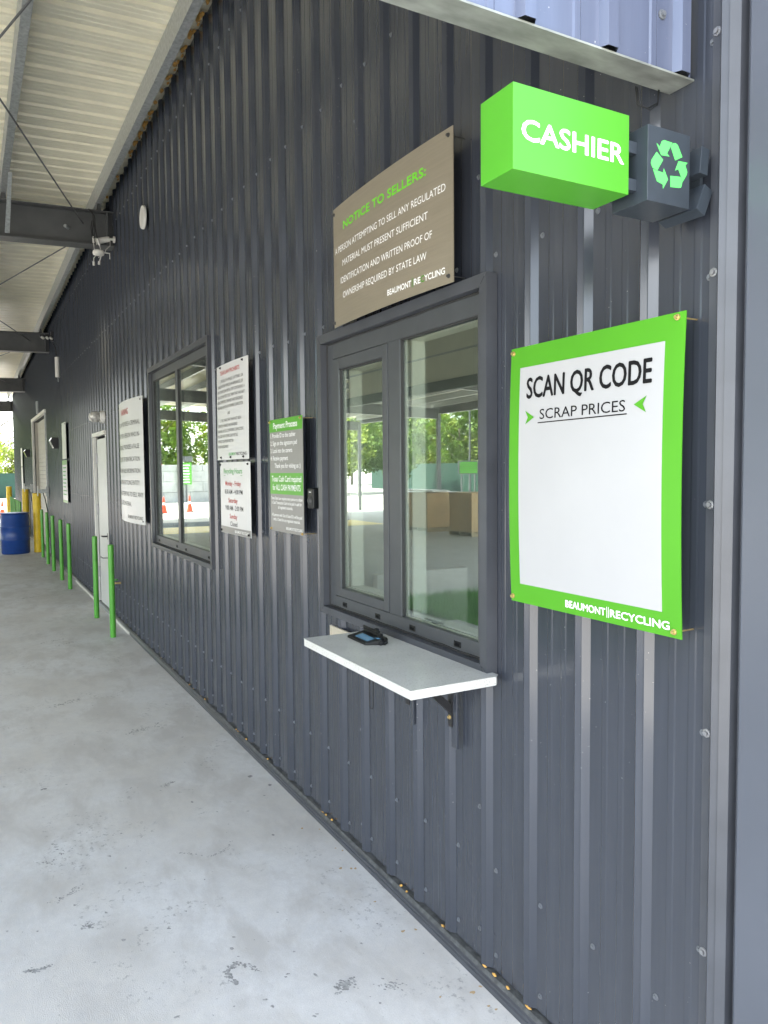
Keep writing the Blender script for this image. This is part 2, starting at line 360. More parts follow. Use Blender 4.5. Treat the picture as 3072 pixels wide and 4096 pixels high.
# lawn seen mirrored in the cashier window
flat('lawn_soil', M_soil, -8.95, -5.2, -4.7, -1.78, 0.0)
g = MB()
for i in range(26000):
    x = random.uniform(-8.9, -5.3); y = random.uniform(-4.6, -1.8)
    h = random.uniform(0.05, 0.14); a = random.uniform(0, 6.28); ww = 0.0035
    dx, dy = math.cos(a) * ww, math.sin(a) * ww; lx, ly = random.gauss(0, 0.03), random.gauss(0, 0.03)
    g.add([(x - dx, y - dy, 0), (x + dx, y + dy, 0), (x + lx, y + ly, h)], [(0, 1, 2)])
tag(g.build('grass', M_grass), 'lush green lawn grass mirrored in the cashier window', 'grass', kind='stuff')
# yard crossing: yellow kerb ramp and dark strip
flat('yellow_painted_kerb_top', M_yellow, -24.5, -21.95, -9, -1.78, -0.022)
flat('asphalt_strip', M_asph, -26.8, -24.5, -9, -1.78, -0.024)

# ---------------------------------------------------------------- building: wall of ribbed panels
PAN, RIB = 1.535, 1.515
PITCH = 0.2284
OPEN = [(-3.36, -2.06, 1.11, 2.39), (-7.235, -5.29, 1.11, 2.69), (-10.80, -9.90, -1, 2.25), (-21.30, -17.76, -1, 3.05)]
def zc(x):                       # underside of roof at the wall
    return 4.905 + (x + 8.95) * 0.0162 if x < -8.95 else 4.905
bld = thing('building', 'long charcoal ribbed metal building with cashier windows and doors', 'building', (0, 1.6, 0))
def rib_profile(xl, n):          # n ribs, first rib starts at xl (left edge), left to right
    P = []
    for i in range(n):
        b = xl + i * PITCH
        P += [(b, PAN), (b + 0.010, RIB), (b + 0.015, RIB - .002), (b + 0.031, RIB + .005), (b + 0.0335, RIB + .0025), (b + 0.036, RIB + .003), (b + 0.054, PAN),
              (b + 0.098, PAN), (b + 0.103, PAN - 0.0010), (b + 0.118, PAN - 0.0010), (b + 0.123, PAN),
              (b + 0.158, PAN), (b + 0.163, PAN - 0.0010), (b + 0.178, PAN - 0.0010), (b + 0.183, PAN)]
    P.append((xl + n * PITCH, PAN))
    return P
def panel(P, ztop, zbot, opens, name='wall_panel'):
    xs_ = sorted(set([p[0] for p in P] + [e for o in opens for e in o[:2] if P[0][0] < e < P[-1][0]]))
    def Y(x):
        for (a, ya), (b, yb) in zip(P, P[1:]):
            if a <= x <= b: return ya + (yb - ya) * (x - a) / (b - a) if b > a else ya
        return P[-1][1]
    mb = MB()
    for a, b in zip(xs_, xs_[1:]):
        mid = (a + b) / 2; segs = [(zbot, ztop)]
        for o in opens:
            if o[0] < mid < o[1]:
                ns = []
                for s0, s1 in segs:
                    if o[2] > s0: ns.append((s0, min(o[2], s1)))
                    if o[3] < s1: ns.append((max(o[3], s0), s1))
                segs = ns
        for s0, s1 in segs:
            mb.add([(a, Y(a), s0), (b, Y(b), s0), (b, Y(b), s1), (a, Y(a), s1)], [(0, 1, 2, 3)])
            mb.add([(a, Y(a) + .001, s0), (b, Y(b) + .001, s0), (b, Y(b) + .001, s1), (a, Y(a) + .001, s1)], [(3, 2, 1, 0)])
            for z in (s0, s1): mb.add([(a, Y(a), z), (b, Y(b), z), (b, Y(b) + .001, z), (a, Y(a) + .001, z)], [(0, 1, 2, 3)])
    return mb
ribs0 = -1.194           # left edge of the right-most rib
screw = MB().lathe([(0.0, -0.0065), (0.0045, -0.0065), (0.0048, -0.0025), (0.0085, -0.002), (0.0088, 0.0)], (0, 0, 0), 8, 'y', False)
screw_p = None
panels = []
far_screws = MB()
NS = 0
for k in range(32):
    xr = ribs0 - 0.912 * k + 0.0                       # right end of this panel
    xl = xr - 4 * PITCH
    if xl < -29.9: xl2 = -29.9
    zt = zc(xl) + 0.0
    P = rib_profile(xl, 4)
    ops = [o for o in OPEN if o[0] < xr and o[1] > xl]
    ztop_ = (zt - 0.03) if xl < -1.3 else 6.2
    full = [o for o in ops if o[0] <= xl and o[1] >= xr and o[2] > 0]
    if full:
        panel(P, ztop_, full[0][3], []).build('wall_panel', M_wall, bld)
        pn = panel(P, full[0][2], 0.06, []).build('wall_panel', M_wall, bld)
    else: pn = panel(P, ztop_, 0.06, ops).build('wall_panel', M_wall, bld)
    panels.append(pn)
    # screws
    spots = []
    for i in range(4):
        for z in (0.12, 0.40, 1.42, 2.47, 3.49, 4.53): spots.append((xl + i * PITCH + 0.072, PAN, z + random.gauss(0, 0.006)))
    for z in (0.16, 0.60, 1.14, 1.69, 2.22, 2.75, 3.29, 3.8): spots.append((xl - 0.012 + PITCH * 4 - 0.012, PAN, z))
    for sx, sy, sz in spots:
        if any(o[0] - 0.05 < sx < o[1] + 0.05 and o[2] - 0.05 < sz < o[3] + 0.05 for o in OPEN) or sz > zt - 0.05: continue
        if NS < 290:
            if screw_p is None:
                mb = MB(); mb.v = [(v[0] + sx, v[1] + sy, v[2] + sz) for v in screw.v]; mb.f = screw.f; mb.sm = screw.sm
                # shared mesh is stored at the origin
                screw_p = MB(); screw_p.v = screw.v; screw_p.f = screw.f; screw_p.sm = screw.sm
                tmp = screw_p.build('screw', M_dscrew, None); screw_me = tmp.data; bpy.data.objects.remove(tmp)
            o = bpy.data.objects.new('screw', screw_me); C.objects.link(o); o.parent = pn
            o.location = Vector((sx, sy, sz)) - ORG[bld.name]; o.rotation_euler = (0, random.uniform(0, 1), 0); NS += 1
        else:
            far_screws.add([(v[0] + sx, v[1] + sy, v[2] + sz) for v in screw.v], screw.f)
tag(far_screws.build('screw_rows', M_dscrew, bld), kind='stuff')
# last rib, corner trim and smooth panel to the right of the QR sign
box('corner_trim', M_trim, -1.215, -1.187, 1.5295, 1.5325, 0.06, 6.2, bld)
MB().prism([(-1.186, 1.535), (-1.178, 1.508), (-1.173, 1.505), (-1.158, 1.513), (-1.156, 1.510), (-1.138, 1.524), (-1.136, 1.548), (-1.10, 1.55), (-1.10, 1.56), (-1.186, 1.56)], 'z', 0.06, 6.2).build('trim_rib', M_trim, bld)
screw_z = screw_me.copy(); screw_z.materials[0] = M_zinc
for z in (0.604, 1.144, 1.69, 2.227, 2.765, 3.3):
    o = bpy.data.objects.new('trim_screw', screw_z); C.objects.link(o); o.parent = bld
    o.location = Vector((-1.203, 1.5295, z)) - ORG[bld.name]; o.scale = (1.25, 1.25, 1.25)
MB().prism([(-1.118, 1.56), (-1.118, 1.526), (-1.112, 1.522), (-0.85, 1.522), (-0.85, 1.56)], 'z', 0.0, 6.2).build('smooth_panel', M_cpan, bld)
# core, with openings
CY0, CY1 = 1.555, 1.70
def core(x0, x1, z0, z1): box('wall_core', M_intd, x0, x1, CY0, CY1, z0, z1, bld)
edges = sorted(OPEN)
cur = -29.9
for o in edges:
    core(cur, o[0], 0, 4.4)
    if o[2] > 0: core(o[0], o[1], 0, o[2])
    core(o[0], o[1], o[3], 4.4); cur = o[1]
core(cur, -0.86, 0, 4.4)
box('upper_core', M_intd, -1.29, -0.86, CY0 + .006, CY1, 4.4, 6.2, bld)
box('upper_wall', M_wall, -29.9, -1.3, 1.56, 1.70, 4.95, 6.2, bld)
box('roof', M_roof, -29.9, -0.8, 1.57, 12, 6.2, 6.32, bld)
box('end_wall', M_wall, -29.9, -29.75, 1.702, 12, 0, 6.2, bld)
for q in ((1.702, 2.1, 0, 6.2), (3.7, 12, 0, 6.2), (2.1, 3.7, 0, 1.1), (2.1, 3.7, 2.6, 6.2)): box('end_wall', M_wall, -0.96, -0.81, *q, bld)  # near end wall, with an added opening to admit daylight
box('corner_cover', M_trim, -0.849, -0.81, 1.523, 1.7015, 0, 6.2, bld)
box('added_fill_opening_pane', M_glass, -0.90, -0.895, 2.1, 3.7, 1.1, 2.6, bld)  # unseen opening, added so skylight brightens the room behind the windows
box('back_wall', M_wall, -29.74, -0.97, 11.85, 12, 0, 6.2, bld)
# base flashing, dusty ledge and slab edge trim
def extr(name, m, poly, x0, x1, parent=bld): return MB().prism(poly, 'x', x0, x1).build(name, m, parent)
for x0, x1 in ((-9.88, -0.86), (-17.7, -10.82), (-29.9, -21.35)):
    extr('base_flashing', M_dust, [(1.56, 0.050), (1.522, 0.046), (1.512, 0.036), (1.512, -0.02), (1.56, -0.02)], x0, x1)
    extr('slab_edge_trim', M_trim, [(1.5118, 0.036), (1.505, 0.030), (1.505, 0.022), (1.5005, 0.018), (1.5005, -0.02), (1.5118, -0.02)], x0, x1)
# bits of orange foam pushed out under the sheet ends and along the top
fo = MB()
def lump(x, y, z, sx, sy, sz, n=7):
    sec = []
    for j in range(4):
        t = j / 3; r = math.sin(math.pi * (0.15 + 0.75 * t))
        sec.append([(x + sx * r * math.cos(6.283 * k / n) * random.uniform(.6, 1.3), y + sy * r * math.sin(6.283 * k / n) * random.uniform(.6, 1.3), z + sz * (t - .5) * random.uniform(.7, 1.2)) for k in range(n)])
    fo.loft(sec, smooth=True)
xx = -1.3
while xx > -9.0:
    if random.random() < 0.10: lump(xx, 1.524, 0.055, random.uniform(.006, .018), 0.006, 0.010)
    xx -= 0.1142
for x, sx in ((-2.35, 0.02), (-2.085, 0.028), (-2.03, 0.022), (-1.955, 0.018), (-2.62, 0.010), (-3.46, 0.02), (-3.42, 0.016), (-4.66, 0.03), (-4.87, 0.02), (-1.85, .03)): lump(x, 1.521, 0.055, sx * .55, 0.006, 0.008)
xx = -4.6
while xx > -9.2:
    b = round((xx - ribs0) / PITCH) * PITCH + ribs0
    big = 1.7 if -7.6 < b < -7.0 or b > -5.6 else 1.0
    if b > -7.9 or random.random() < .3:
        lump(b - 0.02, 1.500, 4.872, 0.035 * big, 0.016, 0.028 * big)
        if random.random() < .8: lump(b + 0.03, 1.510, 4.868, 0.035, 0.014, 0.02)
        if random.random() < .5: lump(b - 0.11, 1.52, 4.875, 0.03, 0.010, 0.013)
    xx -= PITCH
tag(fo.build('expanding_foam', M_foam, bld), kind='stuff')
# white angle strip near the door
for x0, x1 in ((-13.2, -10.85), (-9.85, -8.55)):
    extr('threshold_strip', M_wpl, [(1.493, 0.001), (1.499, 0.001), (1.499, 0.030), (1.493, 0.028)], x0, x1)

# interior behind the windows
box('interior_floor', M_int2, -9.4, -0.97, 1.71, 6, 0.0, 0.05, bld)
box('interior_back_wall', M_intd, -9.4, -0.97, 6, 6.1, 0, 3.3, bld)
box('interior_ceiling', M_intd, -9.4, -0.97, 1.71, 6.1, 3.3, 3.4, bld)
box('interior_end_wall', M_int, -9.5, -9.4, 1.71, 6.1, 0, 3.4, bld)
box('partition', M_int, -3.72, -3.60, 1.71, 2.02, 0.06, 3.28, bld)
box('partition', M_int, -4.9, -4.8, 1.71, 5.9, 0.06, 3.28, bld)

# ---- windows
def window(x0, x1, z0, z1, lab, kind):
    # flashing outer rect x0..x1, z0..z1
    W = bpy.data.objects.new('window', None); C.objects.link(W); W.parent = bld; W['label'] = lab; ORG[W.name] = ORG[bld.name]
    yf, yb, fy = 1.490, 1.5335, 1.525
    t = 0.044; ix0, ix1, iz0, iz1 = x0 + t, x1 - 0.040, z0 + 0.034, z1 - 0.042
    # four mitred flashing pieces with inner and outer returns
    def fl(outer, inner):
        mb = MB(); d = 0.0018
        o_, i_ = outer, inner
        for (p, q, r, s_) in ((o_[0], o_[1], i_[1], i_[0]),):
            mb.add([(p[0], yf, p[1]), (q[0], yf, q[1]), (r[0], yf, r[1]), (s_[0], yf, s_[1])], [(0, 1, 2, 3)])
            mb.add([(p[0], yf, p[1]), (q[0], yf, q[1]), (q[0], yb, q[1]), (p[0], yb, p[1])], [(0, 1, 2, 3)])
            mb.add([(s_[0], yf, s_[1]), (r[0], yf, r[1]), (r[0], fy + .004, r[1]), (s_[0], fy + .004, s_[1])], [(0, 1, 2, 3)])
            mb.add([(p[0], yb, p[1]), (q[0], yb, q[1]), (r[0], yb, r[1]), (s_[0], yb, s_[1])], [(0, 1, 2, 3)])
        return mb.build('flashing', M_trim, W)
    o4 = [(x0, z0), (x1, z0), (x1, z1), (x0, z1)]; i4 = [(ix0, iz0), (ix1, iz0), (ix1, iz1), (ix0, iz1)]
    e = 0.0012
    for k in range(4):
        a, b = o4[k], o4[(k + 1) % 4]; c_, d_ = i4[k], i4[(k + 1) % 4]
        dx, dz = (b[0] - a[0]), (b[1] - a[1]); L_ = math.hypot(dx, dz); dx, dz = dx / L_ * e, dz / L_ * e
        fl([(a[0] + dx, a[1] + dz), (b[0] - dx, b[1] - dz)], [(c_[0] + dx, c_[1] + dz), (d_[0] - dx, d_[1] - dz)])
    # caulk bead
    cb = MB()
    for a, b in (((ix0, iz1 - .004), (ix1, iz1 - .004)), ((ix0, iz0 + .004), (ix1, iz0 + .004)), ((ix0 + .003, iz0), (ix0 + .003, iz1))):
        n_ = 14; cb.tube([(a[0] + (b[0] - a[0]) * i / n_, 1.524, a[1] + (b[1] - a[1]) * i / n_ + random.gauss(0, .0012)) for i in range(n_ + 1)], 0.0045, 6)
    cb.build('caulk_bead', M_rubber, W)
    X0, X1, Z0, Z1 = ix0 - 0.012, ix1 + 0.012, iz0 - 0.012, iz1 + 0.012
    def bar(name, a, b, c_, d_, y0=fy, y1=1.575, bev=0.0015): return box(name, M_frame, a, b, y0, y1, c_, d_, W, bev)
    def pane(a, b, c_, d_, y=1.541):
        box('pane', M_glass, a - .004, b + .004, y, y + 0.004, c_ - .004, d_ + .004, W)
        # spacer bars and gaskets inside the glazing
        box('spacer', M_spacer, a - .003, a + 0.007, y + .0055, y + .018, c_, d_, W)
        box('gasket', M_rubber, a - .001, a + 0.002, fy + .004, y - .0005, c_, d_, W)
        box('inner_frame', M_jamb, a - .03, a + .004, 1.578, 1.640, c_ - .02, d_ + .02, W); box('inner_frame', M_jamb, b - .004, b + .02, 1.578, 1.640, c_ - .02, d_ + .02, W)
        box('inner_frame', M_jamb, a + .0045, b - .0045, 1.578, 1.640, d_ - .004, d_ + .02, W); box('inner_frame', M_jamb, a + .0045, b - .0045, 1.578, 1.640, c_ - .02, c_ + .004, W)
        box('gasket', M_rubber, a + .003, b - .003, fy + .004, y - .0005, d_ - .006, d_ + .001, W)
        box('spacer', M_spacer, a + .008, b, y + .0055, y + .018, c_ - .003, c_ + 0.006, W)
    if kind == 'cashier':
        gz0, gz1 = 1.180, 2.298
        sx0, sx1, sz0, sz1 = -3.278, -2.752, 1.185, 2.292
        bar('frame_stile', X0, sx0 - .003, Z0, Z1)
        bar('frame_rail', sx0 - .0025, X1, sz1 + .003, Z1)
        bar('frame_rail', sx0 - .0025, X1, Z0, sz0 - .003)
        bar('mullion', sx1 + .003, -2.652, sz0 - .0025, sz1 + .0025)
        bar('frame_stile', -2.126, X1, sz0 - .0025, sz1 + .0025)
        S = bpy.data.objects.new('sash', None); C.objects.link(S); S.parent = W; ORG[S.name] = ORG[bld.name]
        # sash is kept at part level: rails belong to the window
        bpy.data.objects.remove(S)
        a, b, c_, d_ = -3.215, -2.796, 1.226, 2.242
        for n_, q in (('sash_stile', (sx0, a, sz0, sz1)), ('sash_stile', (b, sx1, sz0, sz1)), ('sash_rail', (a + .0002, b - .0002, d_, sz1)), ('sash_rail', (a + .0002, b - .0002, sz0, c_))):
            bar(n_, *q, y0=fy - .003)
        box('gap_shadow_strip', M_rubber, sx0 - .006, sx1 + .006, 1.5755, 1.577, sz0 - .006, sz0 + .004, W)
        pane(a, b, c_, d_); pane(-2.652, -2.126, sz0 - .003, sz1 + .003)
        weep = ((-3.18, 1.151), (-2.857, 1.151), (-2.567, 1.152), (-2.251, 1.150))
    else:
        mx0, mx1 = x0 + 0.915, x0 + 0.985
        gz0, gz1 = Z0 + 0.085, Z1 - 0.085
        bar('frame_stile', X0, X0 + .052, Z0, Z1); bar('frame_stile', X1 - .03, X1, Z0, Z1)
        bar('frame_rail', X0 + .0525, X1 - .0305, gz1, Z1); bar('frame_rail', X0 + .0525, X1 - .0305, Z0, gz0)
        bar('mullion', mx0, mx1, gz0 + .0005, gz1 - .0005)
        pane(X0 + .052, mx0, gz0, gz1); pane(mx1, X1 - .03, gz0, gz1)
        weep = ((X0 + .16, gz0 - .04), (X0 + .82, gz0 - .04), (X0 + 1.12, gz0 - .04), (X0 + 1.78, gz0 - .04))
    for i, (wx, wz) in enumerate(weep):
        mb = MB(); mb.box(wx - .022, wx + .022, fy - .003, fy + .001, wz - .0105, wz + .0105)
        wo = mb.build('weep_cover', M_blk, W, 0.0025)
        fn = MB()
        for j in range(6): fn.box(wx - .014 + j * .005, wx - .0125 + j * .005, fy - .0045, fy - .003, wz - .005, wz + .005)
        fn.box(wx - .016, wx + .016, fy - .0040, fy - .0032, wz + .0052, wz + .0065); fn.box(wx - .016, wx + .016, fy - .0040, fy - .0032, wz - .0065, wz - .0052)
        fn.build('weep_grille', M_blk, W)
    # inner liner
    box('liner', M_jamb, X0 - .008, X0 + .012, 1.577, 1.705, Z0, Z1, W); box('liner', M_jamb, X1 - .012, X1 + .004, 1.577, 1.705, Z0, Z1, W)
    box('liner', M_jamb, X0 + .013, X1 - .013, 1.577, 1.705, Z1 - .02, Z1 + .005, W); box('liner', M_jamb, X0 + .013, X1 - .013, 1.577, 1.74, Z0 - .005, Z0 + .03, W)
    return W
W2 = window(-3.388, -2.029, 1.090, 2.413, 'near cashier window with hinged left sash, above the stone shelf', 'cashier')
W1 = window(-7.262, -5.262, 1.083, 2.718, 'farther two-pane window between the large warning sign and the law notice', 'fixed')
box('counter_cabinet', M_wpl, -3.35, -3.30, 1.76, 2.30, 0.06, 1.26, bld, 0.003)

# ---- personnel door
D = bpy.data.objects.new('door', None); C.objects.link(D); D.parent = bld; ORG[D.name] = ORG[bld.name]; D['label'] = 'pale steel side door with lever handle between two green bollards'
box('door_slab', M_door, -10.715, -9.955, 1.528, 1.572, 0.05, 2.20, D, 0.002)
box('door_header', M_wpl, -10.87, -9.87, 1.488, 1.552, 2.235, 2.285, D, 0.002)
box('door_jamb', M_wpl, -10.87, -10.82, 1.495, 1.56, 0.03, 2.234, D, 0.002)
box('door_jamb', M_door, -9.95, -9.90, 1.515, 1.60, 0.03, 2.234, D, 0.002)
box('door_jamb', M_trim, -10.80, -10.72, 1.545, 1.60, 0.03, 2.22, D)
box('threshold', M_galv, -10.8, -9.9, 1.50, 1.62, 0.0, 0.035, D)
for z in (0.45, 1.28, 1.95): MB().tube([(-10.72, 1.522, z - .07), (-10.72, 1.522, z + .07)], 0.014, 8).build('hinge', M_zinc, D)
hm = MB(); hm.box(-10.03, -9.985, 1.520, 1.528, 0.93, 1.01); hm.tube([(-10.01, 1.525, 0.97), (-10.01, 1.47, 0.97), (-10.13, 1.47, 0.965)], 0.010, 8); hm.build('door_handle', M_blkm, D)
hm = MB(); hm.tube([(-10.0, 1.528, 0.70), (-10.0, 1.46, 0.70), (-10.18, 1.46, 0.70)], 0.009, 8); hm.build('door_pull', M_zinc, D)
# ---- roll-up door far along
D2 = bpy.data.objects.new('shutter_door', None); C.objects.link(D2); D2.parent = bld; ORG[D2.name] = ORG[bld.name]; D2['label'] = 'tall beige roll-up door in a white-headed opening'
for i in range(30): box('slat', M_roll, -21.28, -17.78, 1.62, 1.635, 0.02 + i * .1, 0.115 + i * .1, D2)
box('door_header', M_wpl, -21.42, -17.68, 1.482, 1.55, 3.04, 3.11, D2, .002)
box('door_jamb', M_wpl, -21.42, -21.34, 1.488, 1.55, 0.02, 3.038, D2, .002)
box('door_jamb', M_galv, -17.755, -17.69, 1.488, 1.55, 0.02, 3.038, D2, .002)
box('door_reveal', M_roll, -21.33, -21.29, 1.56, 1.64, 0.02, 3.038, D2)
box('conduit_cover', M_galv, -19.55, -19.42, 1.47, 1.51, 3.13, 3.42, bld, .004)
# white louvred vent disc high on the wall
V = MB().lathe([(0.0, -.004), (0.07, -.004), (0.088, -.018), (0.100, -.022), (0.104, -.014), (0.104, 0)], (-7.30, 1.508, 4.10), 28, 'y').build('vent', M_wpl, bld)
lv = MB()
for j in range(-5, 6):
    hw = math.sqrt(max(0, .08 ** 2 - (j * .0135) ** 2)); lv.box(-7.30 - hw, -7.30 + hw, 1.488, 1.4935, 4.10 + j * .0135 - .003, 4.10 + j * .0135 + .003)
lv.build('vent_louvres', M_wpl, bld)

# ---------------------------------------------------------------- canopy
can = thing('canopy', 'steel framed canopy with cream ribbed roof sheets over the walkway', 'canopy', (-9, 0, 4.9))
def zr(x, y): return zc(x) + 0.004 - (1.53 - y) * 0.035
BX = [-8.98, -16.5, -23.6, -30.0]
x = -1.30; k = 0
while x > -30.0:
    xl = x - 4 * PITCH
    y0 = -4.2 if x > -9 else -12.2; y1 = 1.56
    prof = []
    for i in range(4):
        b = xl + i * PITCH; prof += [(b, 0), (b + .012, .030), (b + .052, .030), (b + .064, 0), (b + .115, 0), (b + .12, .004), (b + .135, .004), (b + .14, 0), (b + .175, 0), (b + .18, .004), (b + .195, .004), (b + .20, 0)]
    prof.append((x - .0015, 0))
    mb = MB()
    for yy, off in ((0, 0),):
        A = [(px, y0, zr(px, y0) + h) for px, h in prof]; B = [(px, y1, zr(px, y1) + h) for px, h in prof]
        mb.loft([A, B], close=False); A2 = [(a[0], a[1], a[2] + .001) for a in A]; B2 = [(a[0], a[1], a[2] + .001) for a in B]
        mb.loft([B2, A2], close=False)
    mb.build('roof_panel', M_roof, can); x = xl
# purlins (C sections), bay by bay
def cpurlin(x0, x1, yw, parent, name='purlin', hgt=0.19, fl=0.062):
    t = .004; sec = lambda X: [(X, yw + a, zr(X, yw) - 0.006 + b) for a, b in ((0, 0), (fl, 0), (fl, -.015), (fl - t, -.015), (fl - t, -t), (t, -t), (t, -hgt + t), (fl - t, -hgt + t), (fl - t, -hgt + .015), (fl, -hgt + .015), (fl, -hgt), (0, -hgt))]
    MB().loft([sec(x0), sec(x1)]).build(name, M_galv, parent)
bays = [(-1.40, -8.98), (-8.98, -16.5), (-16.5, -23.6), (-23.6, -30.0)]
for bi, (a, b) in enumerate(bays):
    ys = [1.340, 0.40, -0.55, -1.50] + ([-2.45, -3.40] if not bi else []) + ([-2.45 - 0.95 * i for i in range(11)] if bi else [])
    for yy in ys: cpurlin(a - .006, b + .006, yy, can)
    # rod bracing across the bay
    zb = lambda X: zr(X, 0) - 0.36
    L_ = abs(b - a)
    MB().tube([(a, -1.35, zb(a)), (b + .1, 1.17 if bi else 1.19, zb(b) - .05)], 0.008, 6).build('brace_rod', M_beam, can)
    MB().tube([(a, 1.42, zb(a)), (b + .1, -0.72, zb(b) - .05)], 0.008, 6).build('brace_rod', M_beam, can)
for i, X in enumerate(BX + [-1.42]):
    z1 = zr(X, 0) - 0.232; d = 0.372
    if X == -1.42: y0 = -4.1
    else: y0 = -12.1
    dz = 0.022
    if X == BX[0]: z1 = 4.615
    mb = MB()
    def seg(xa, xb, za, zb_):
        mb.loft([[(xa, y0, za - (1.5 - y0) * .035 * 0.9), (xb, y0, za - (1.5 - y0) * .035 * .9), (xb, y0, zb_ - (1.5 - y0) * .035 * .9), (xa, y0, zb_ - (1.5 - y0) * .035 * .9)],
                 [(xa, 1.512, za), (xb, 1.512, za), (xb, 1.512, zb_), (xa, 1.512, zb_)]])
    seg(X - .10, X + .10, z1 - d, z1 - d + .012); seg(X - .10, X + .10, z1 - .012, z1); seg(X - .005, X + .005, z1 - d + .0125, z1 - .0125)
    mb.box(X - .095, X + .095, 1.44, 1.45, z1 - d + .0125, z1 - .0125)
    mb.build('beam', M_beam, can)
    if X != -1.42:
        cl = MB(); 
        for yy in (1.340, 0.40, -.55): cl.prism([(yy + .0, z1 + .001), (yy + .06, z1 + .001), (yy + .03, z1 + .14)], 'x', X - .02, X + .02)
        cl.build('purlin_cleat', M_beam, can)
for X in BX:
    mb = MB(); mb.box(X - .06, X + .06, -12.15, -12.03, -.03, 3.80); mb.build('column', M_beam, can)
for X in (-1.36, BX[0]):
    mb = MB(); mb.box(X - .06, X + .06, -4.15, -4.03, -.03, 4.2); mb.build('column', M_beam, can)
box('eave_beam', M_beam, -30.1, -9.0, -12.3, -12.16, 3.78, 4.35, can)
# flange brace on the first rafter
MB().loft([[(-8.3, .45, 4.66), (-8.3, .485, 4.66), (-8.3, .485, 4.655), (-8.3, .45, 4.655)], [(-8.87, .43, 4.245), (-8.87, .475, 4.245), (-8.87, .475, 4.240), (-8.87, .43, 4.240)]]).build('flange_brace', M_galv, can)
# header wall across the wide part of the canopy, its lower beam dark green
for i in range(16):
    box('header_panel', M_roof, -16.45 + .47 * i, -16.45 + .47 * i + .467, -5.0, -4.97, 3.46, 4.60, can)
box('header_rib', M_galv, -16.45, -9.0, -4.968, -4.94, 3.95, 3.98, can)
box('header_beam', M_dgb, -16.45, -9.0, -5.02, -4.90, 3.26, 3.455, can)
for i in range(8): box('sky_blocker_panel', M_roof, -8.95 + .95 * i, -8.95 + .95 * i + .946, -4.23, -4.2, 3.35, 4.66, can)  # unseen panels added to keep bright sky out of the wall reflections
# near gable apron hanging at the canopy mouth
ap = []
XF = -1.27
yR = 1.527; n_ap = 14
for k in range(6):
    yr_ = yR - k * 4 * 0.2284; yl_ = yr_ - 4 * 0.2284
    prof = []
    for i in range(4):
        b = yl_ + i * .2284; c0 = b + .2284
        prof += [(b, 0), (b + .09, 0), (b + .095, .003), (b + .11, .003), (b + .115, 0), (c0 - .062, 0), (c0 - .052, .020), (c0 - .024, .020), (c0 - .012, 0)]
    prof.append((yr_, 0))
    mb = MB(); A = [(XF + h - .004, py, 2.69) for py, h in prof]; B = [(XF + h - .004, py, 5.2) for py, h in prof]
    mb.loft([A, B], close=False); mb.loft([[(a[0] - .001, a[1], a[2]) for a in A], [(a[0] - .001, a[1], a[2]) for a in B]], close=False)
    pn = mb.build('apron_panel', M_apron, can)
    for i in range(4):
        for z in (2.81, 3.05):
            o = bpy.data.objects.new('screw', screw_me); C.objects.link(o); o.parent = pn; o.rotation_euler = (0, 0, math.radians(90)); o.scale = (1.3, 1.3, 1.3)
            o.location = Vector((XF - .003, yl_ + i * .2284 + (.13 if z < 3 else .09), z)) - ORG[can.name]
M_apg = mat('scuffed_galvanised_angle', (0.26, 0.275, 0.25), 0.5, metal=0.3, var=0.4, vscale=22, stretch=(1, .35, 1))
box('apron_bottom_angle', M_apg, -1.338, -1.268, -3.9, 1.533, 2.684, 2.6885, can)
box('apron_bottom_angle', M_apg, -1.340, -1.3385, -3.9, 1.533, 2.684, 2.75, can)
bw = MB(); bw.tube([(-1.36, 1.44, 2.69), (-1.355, 1.44, 2.645), (-1.35, 1.47, 2.642), (-1.34, 1.492, 2.655), (-1.335, 1.493, 2.69)], 0.0016, 5)
bw.tube([(-1.36, 1.445, 2.69), (-1.353, 1.443, 2.648), (-1.347, 1.474, 2.638), (-1.338, 1.49, 2.65), (-1.335, 1.49, 2.69)], 0.0014, 5)
bw.build('loose_wire', M_blk, can)

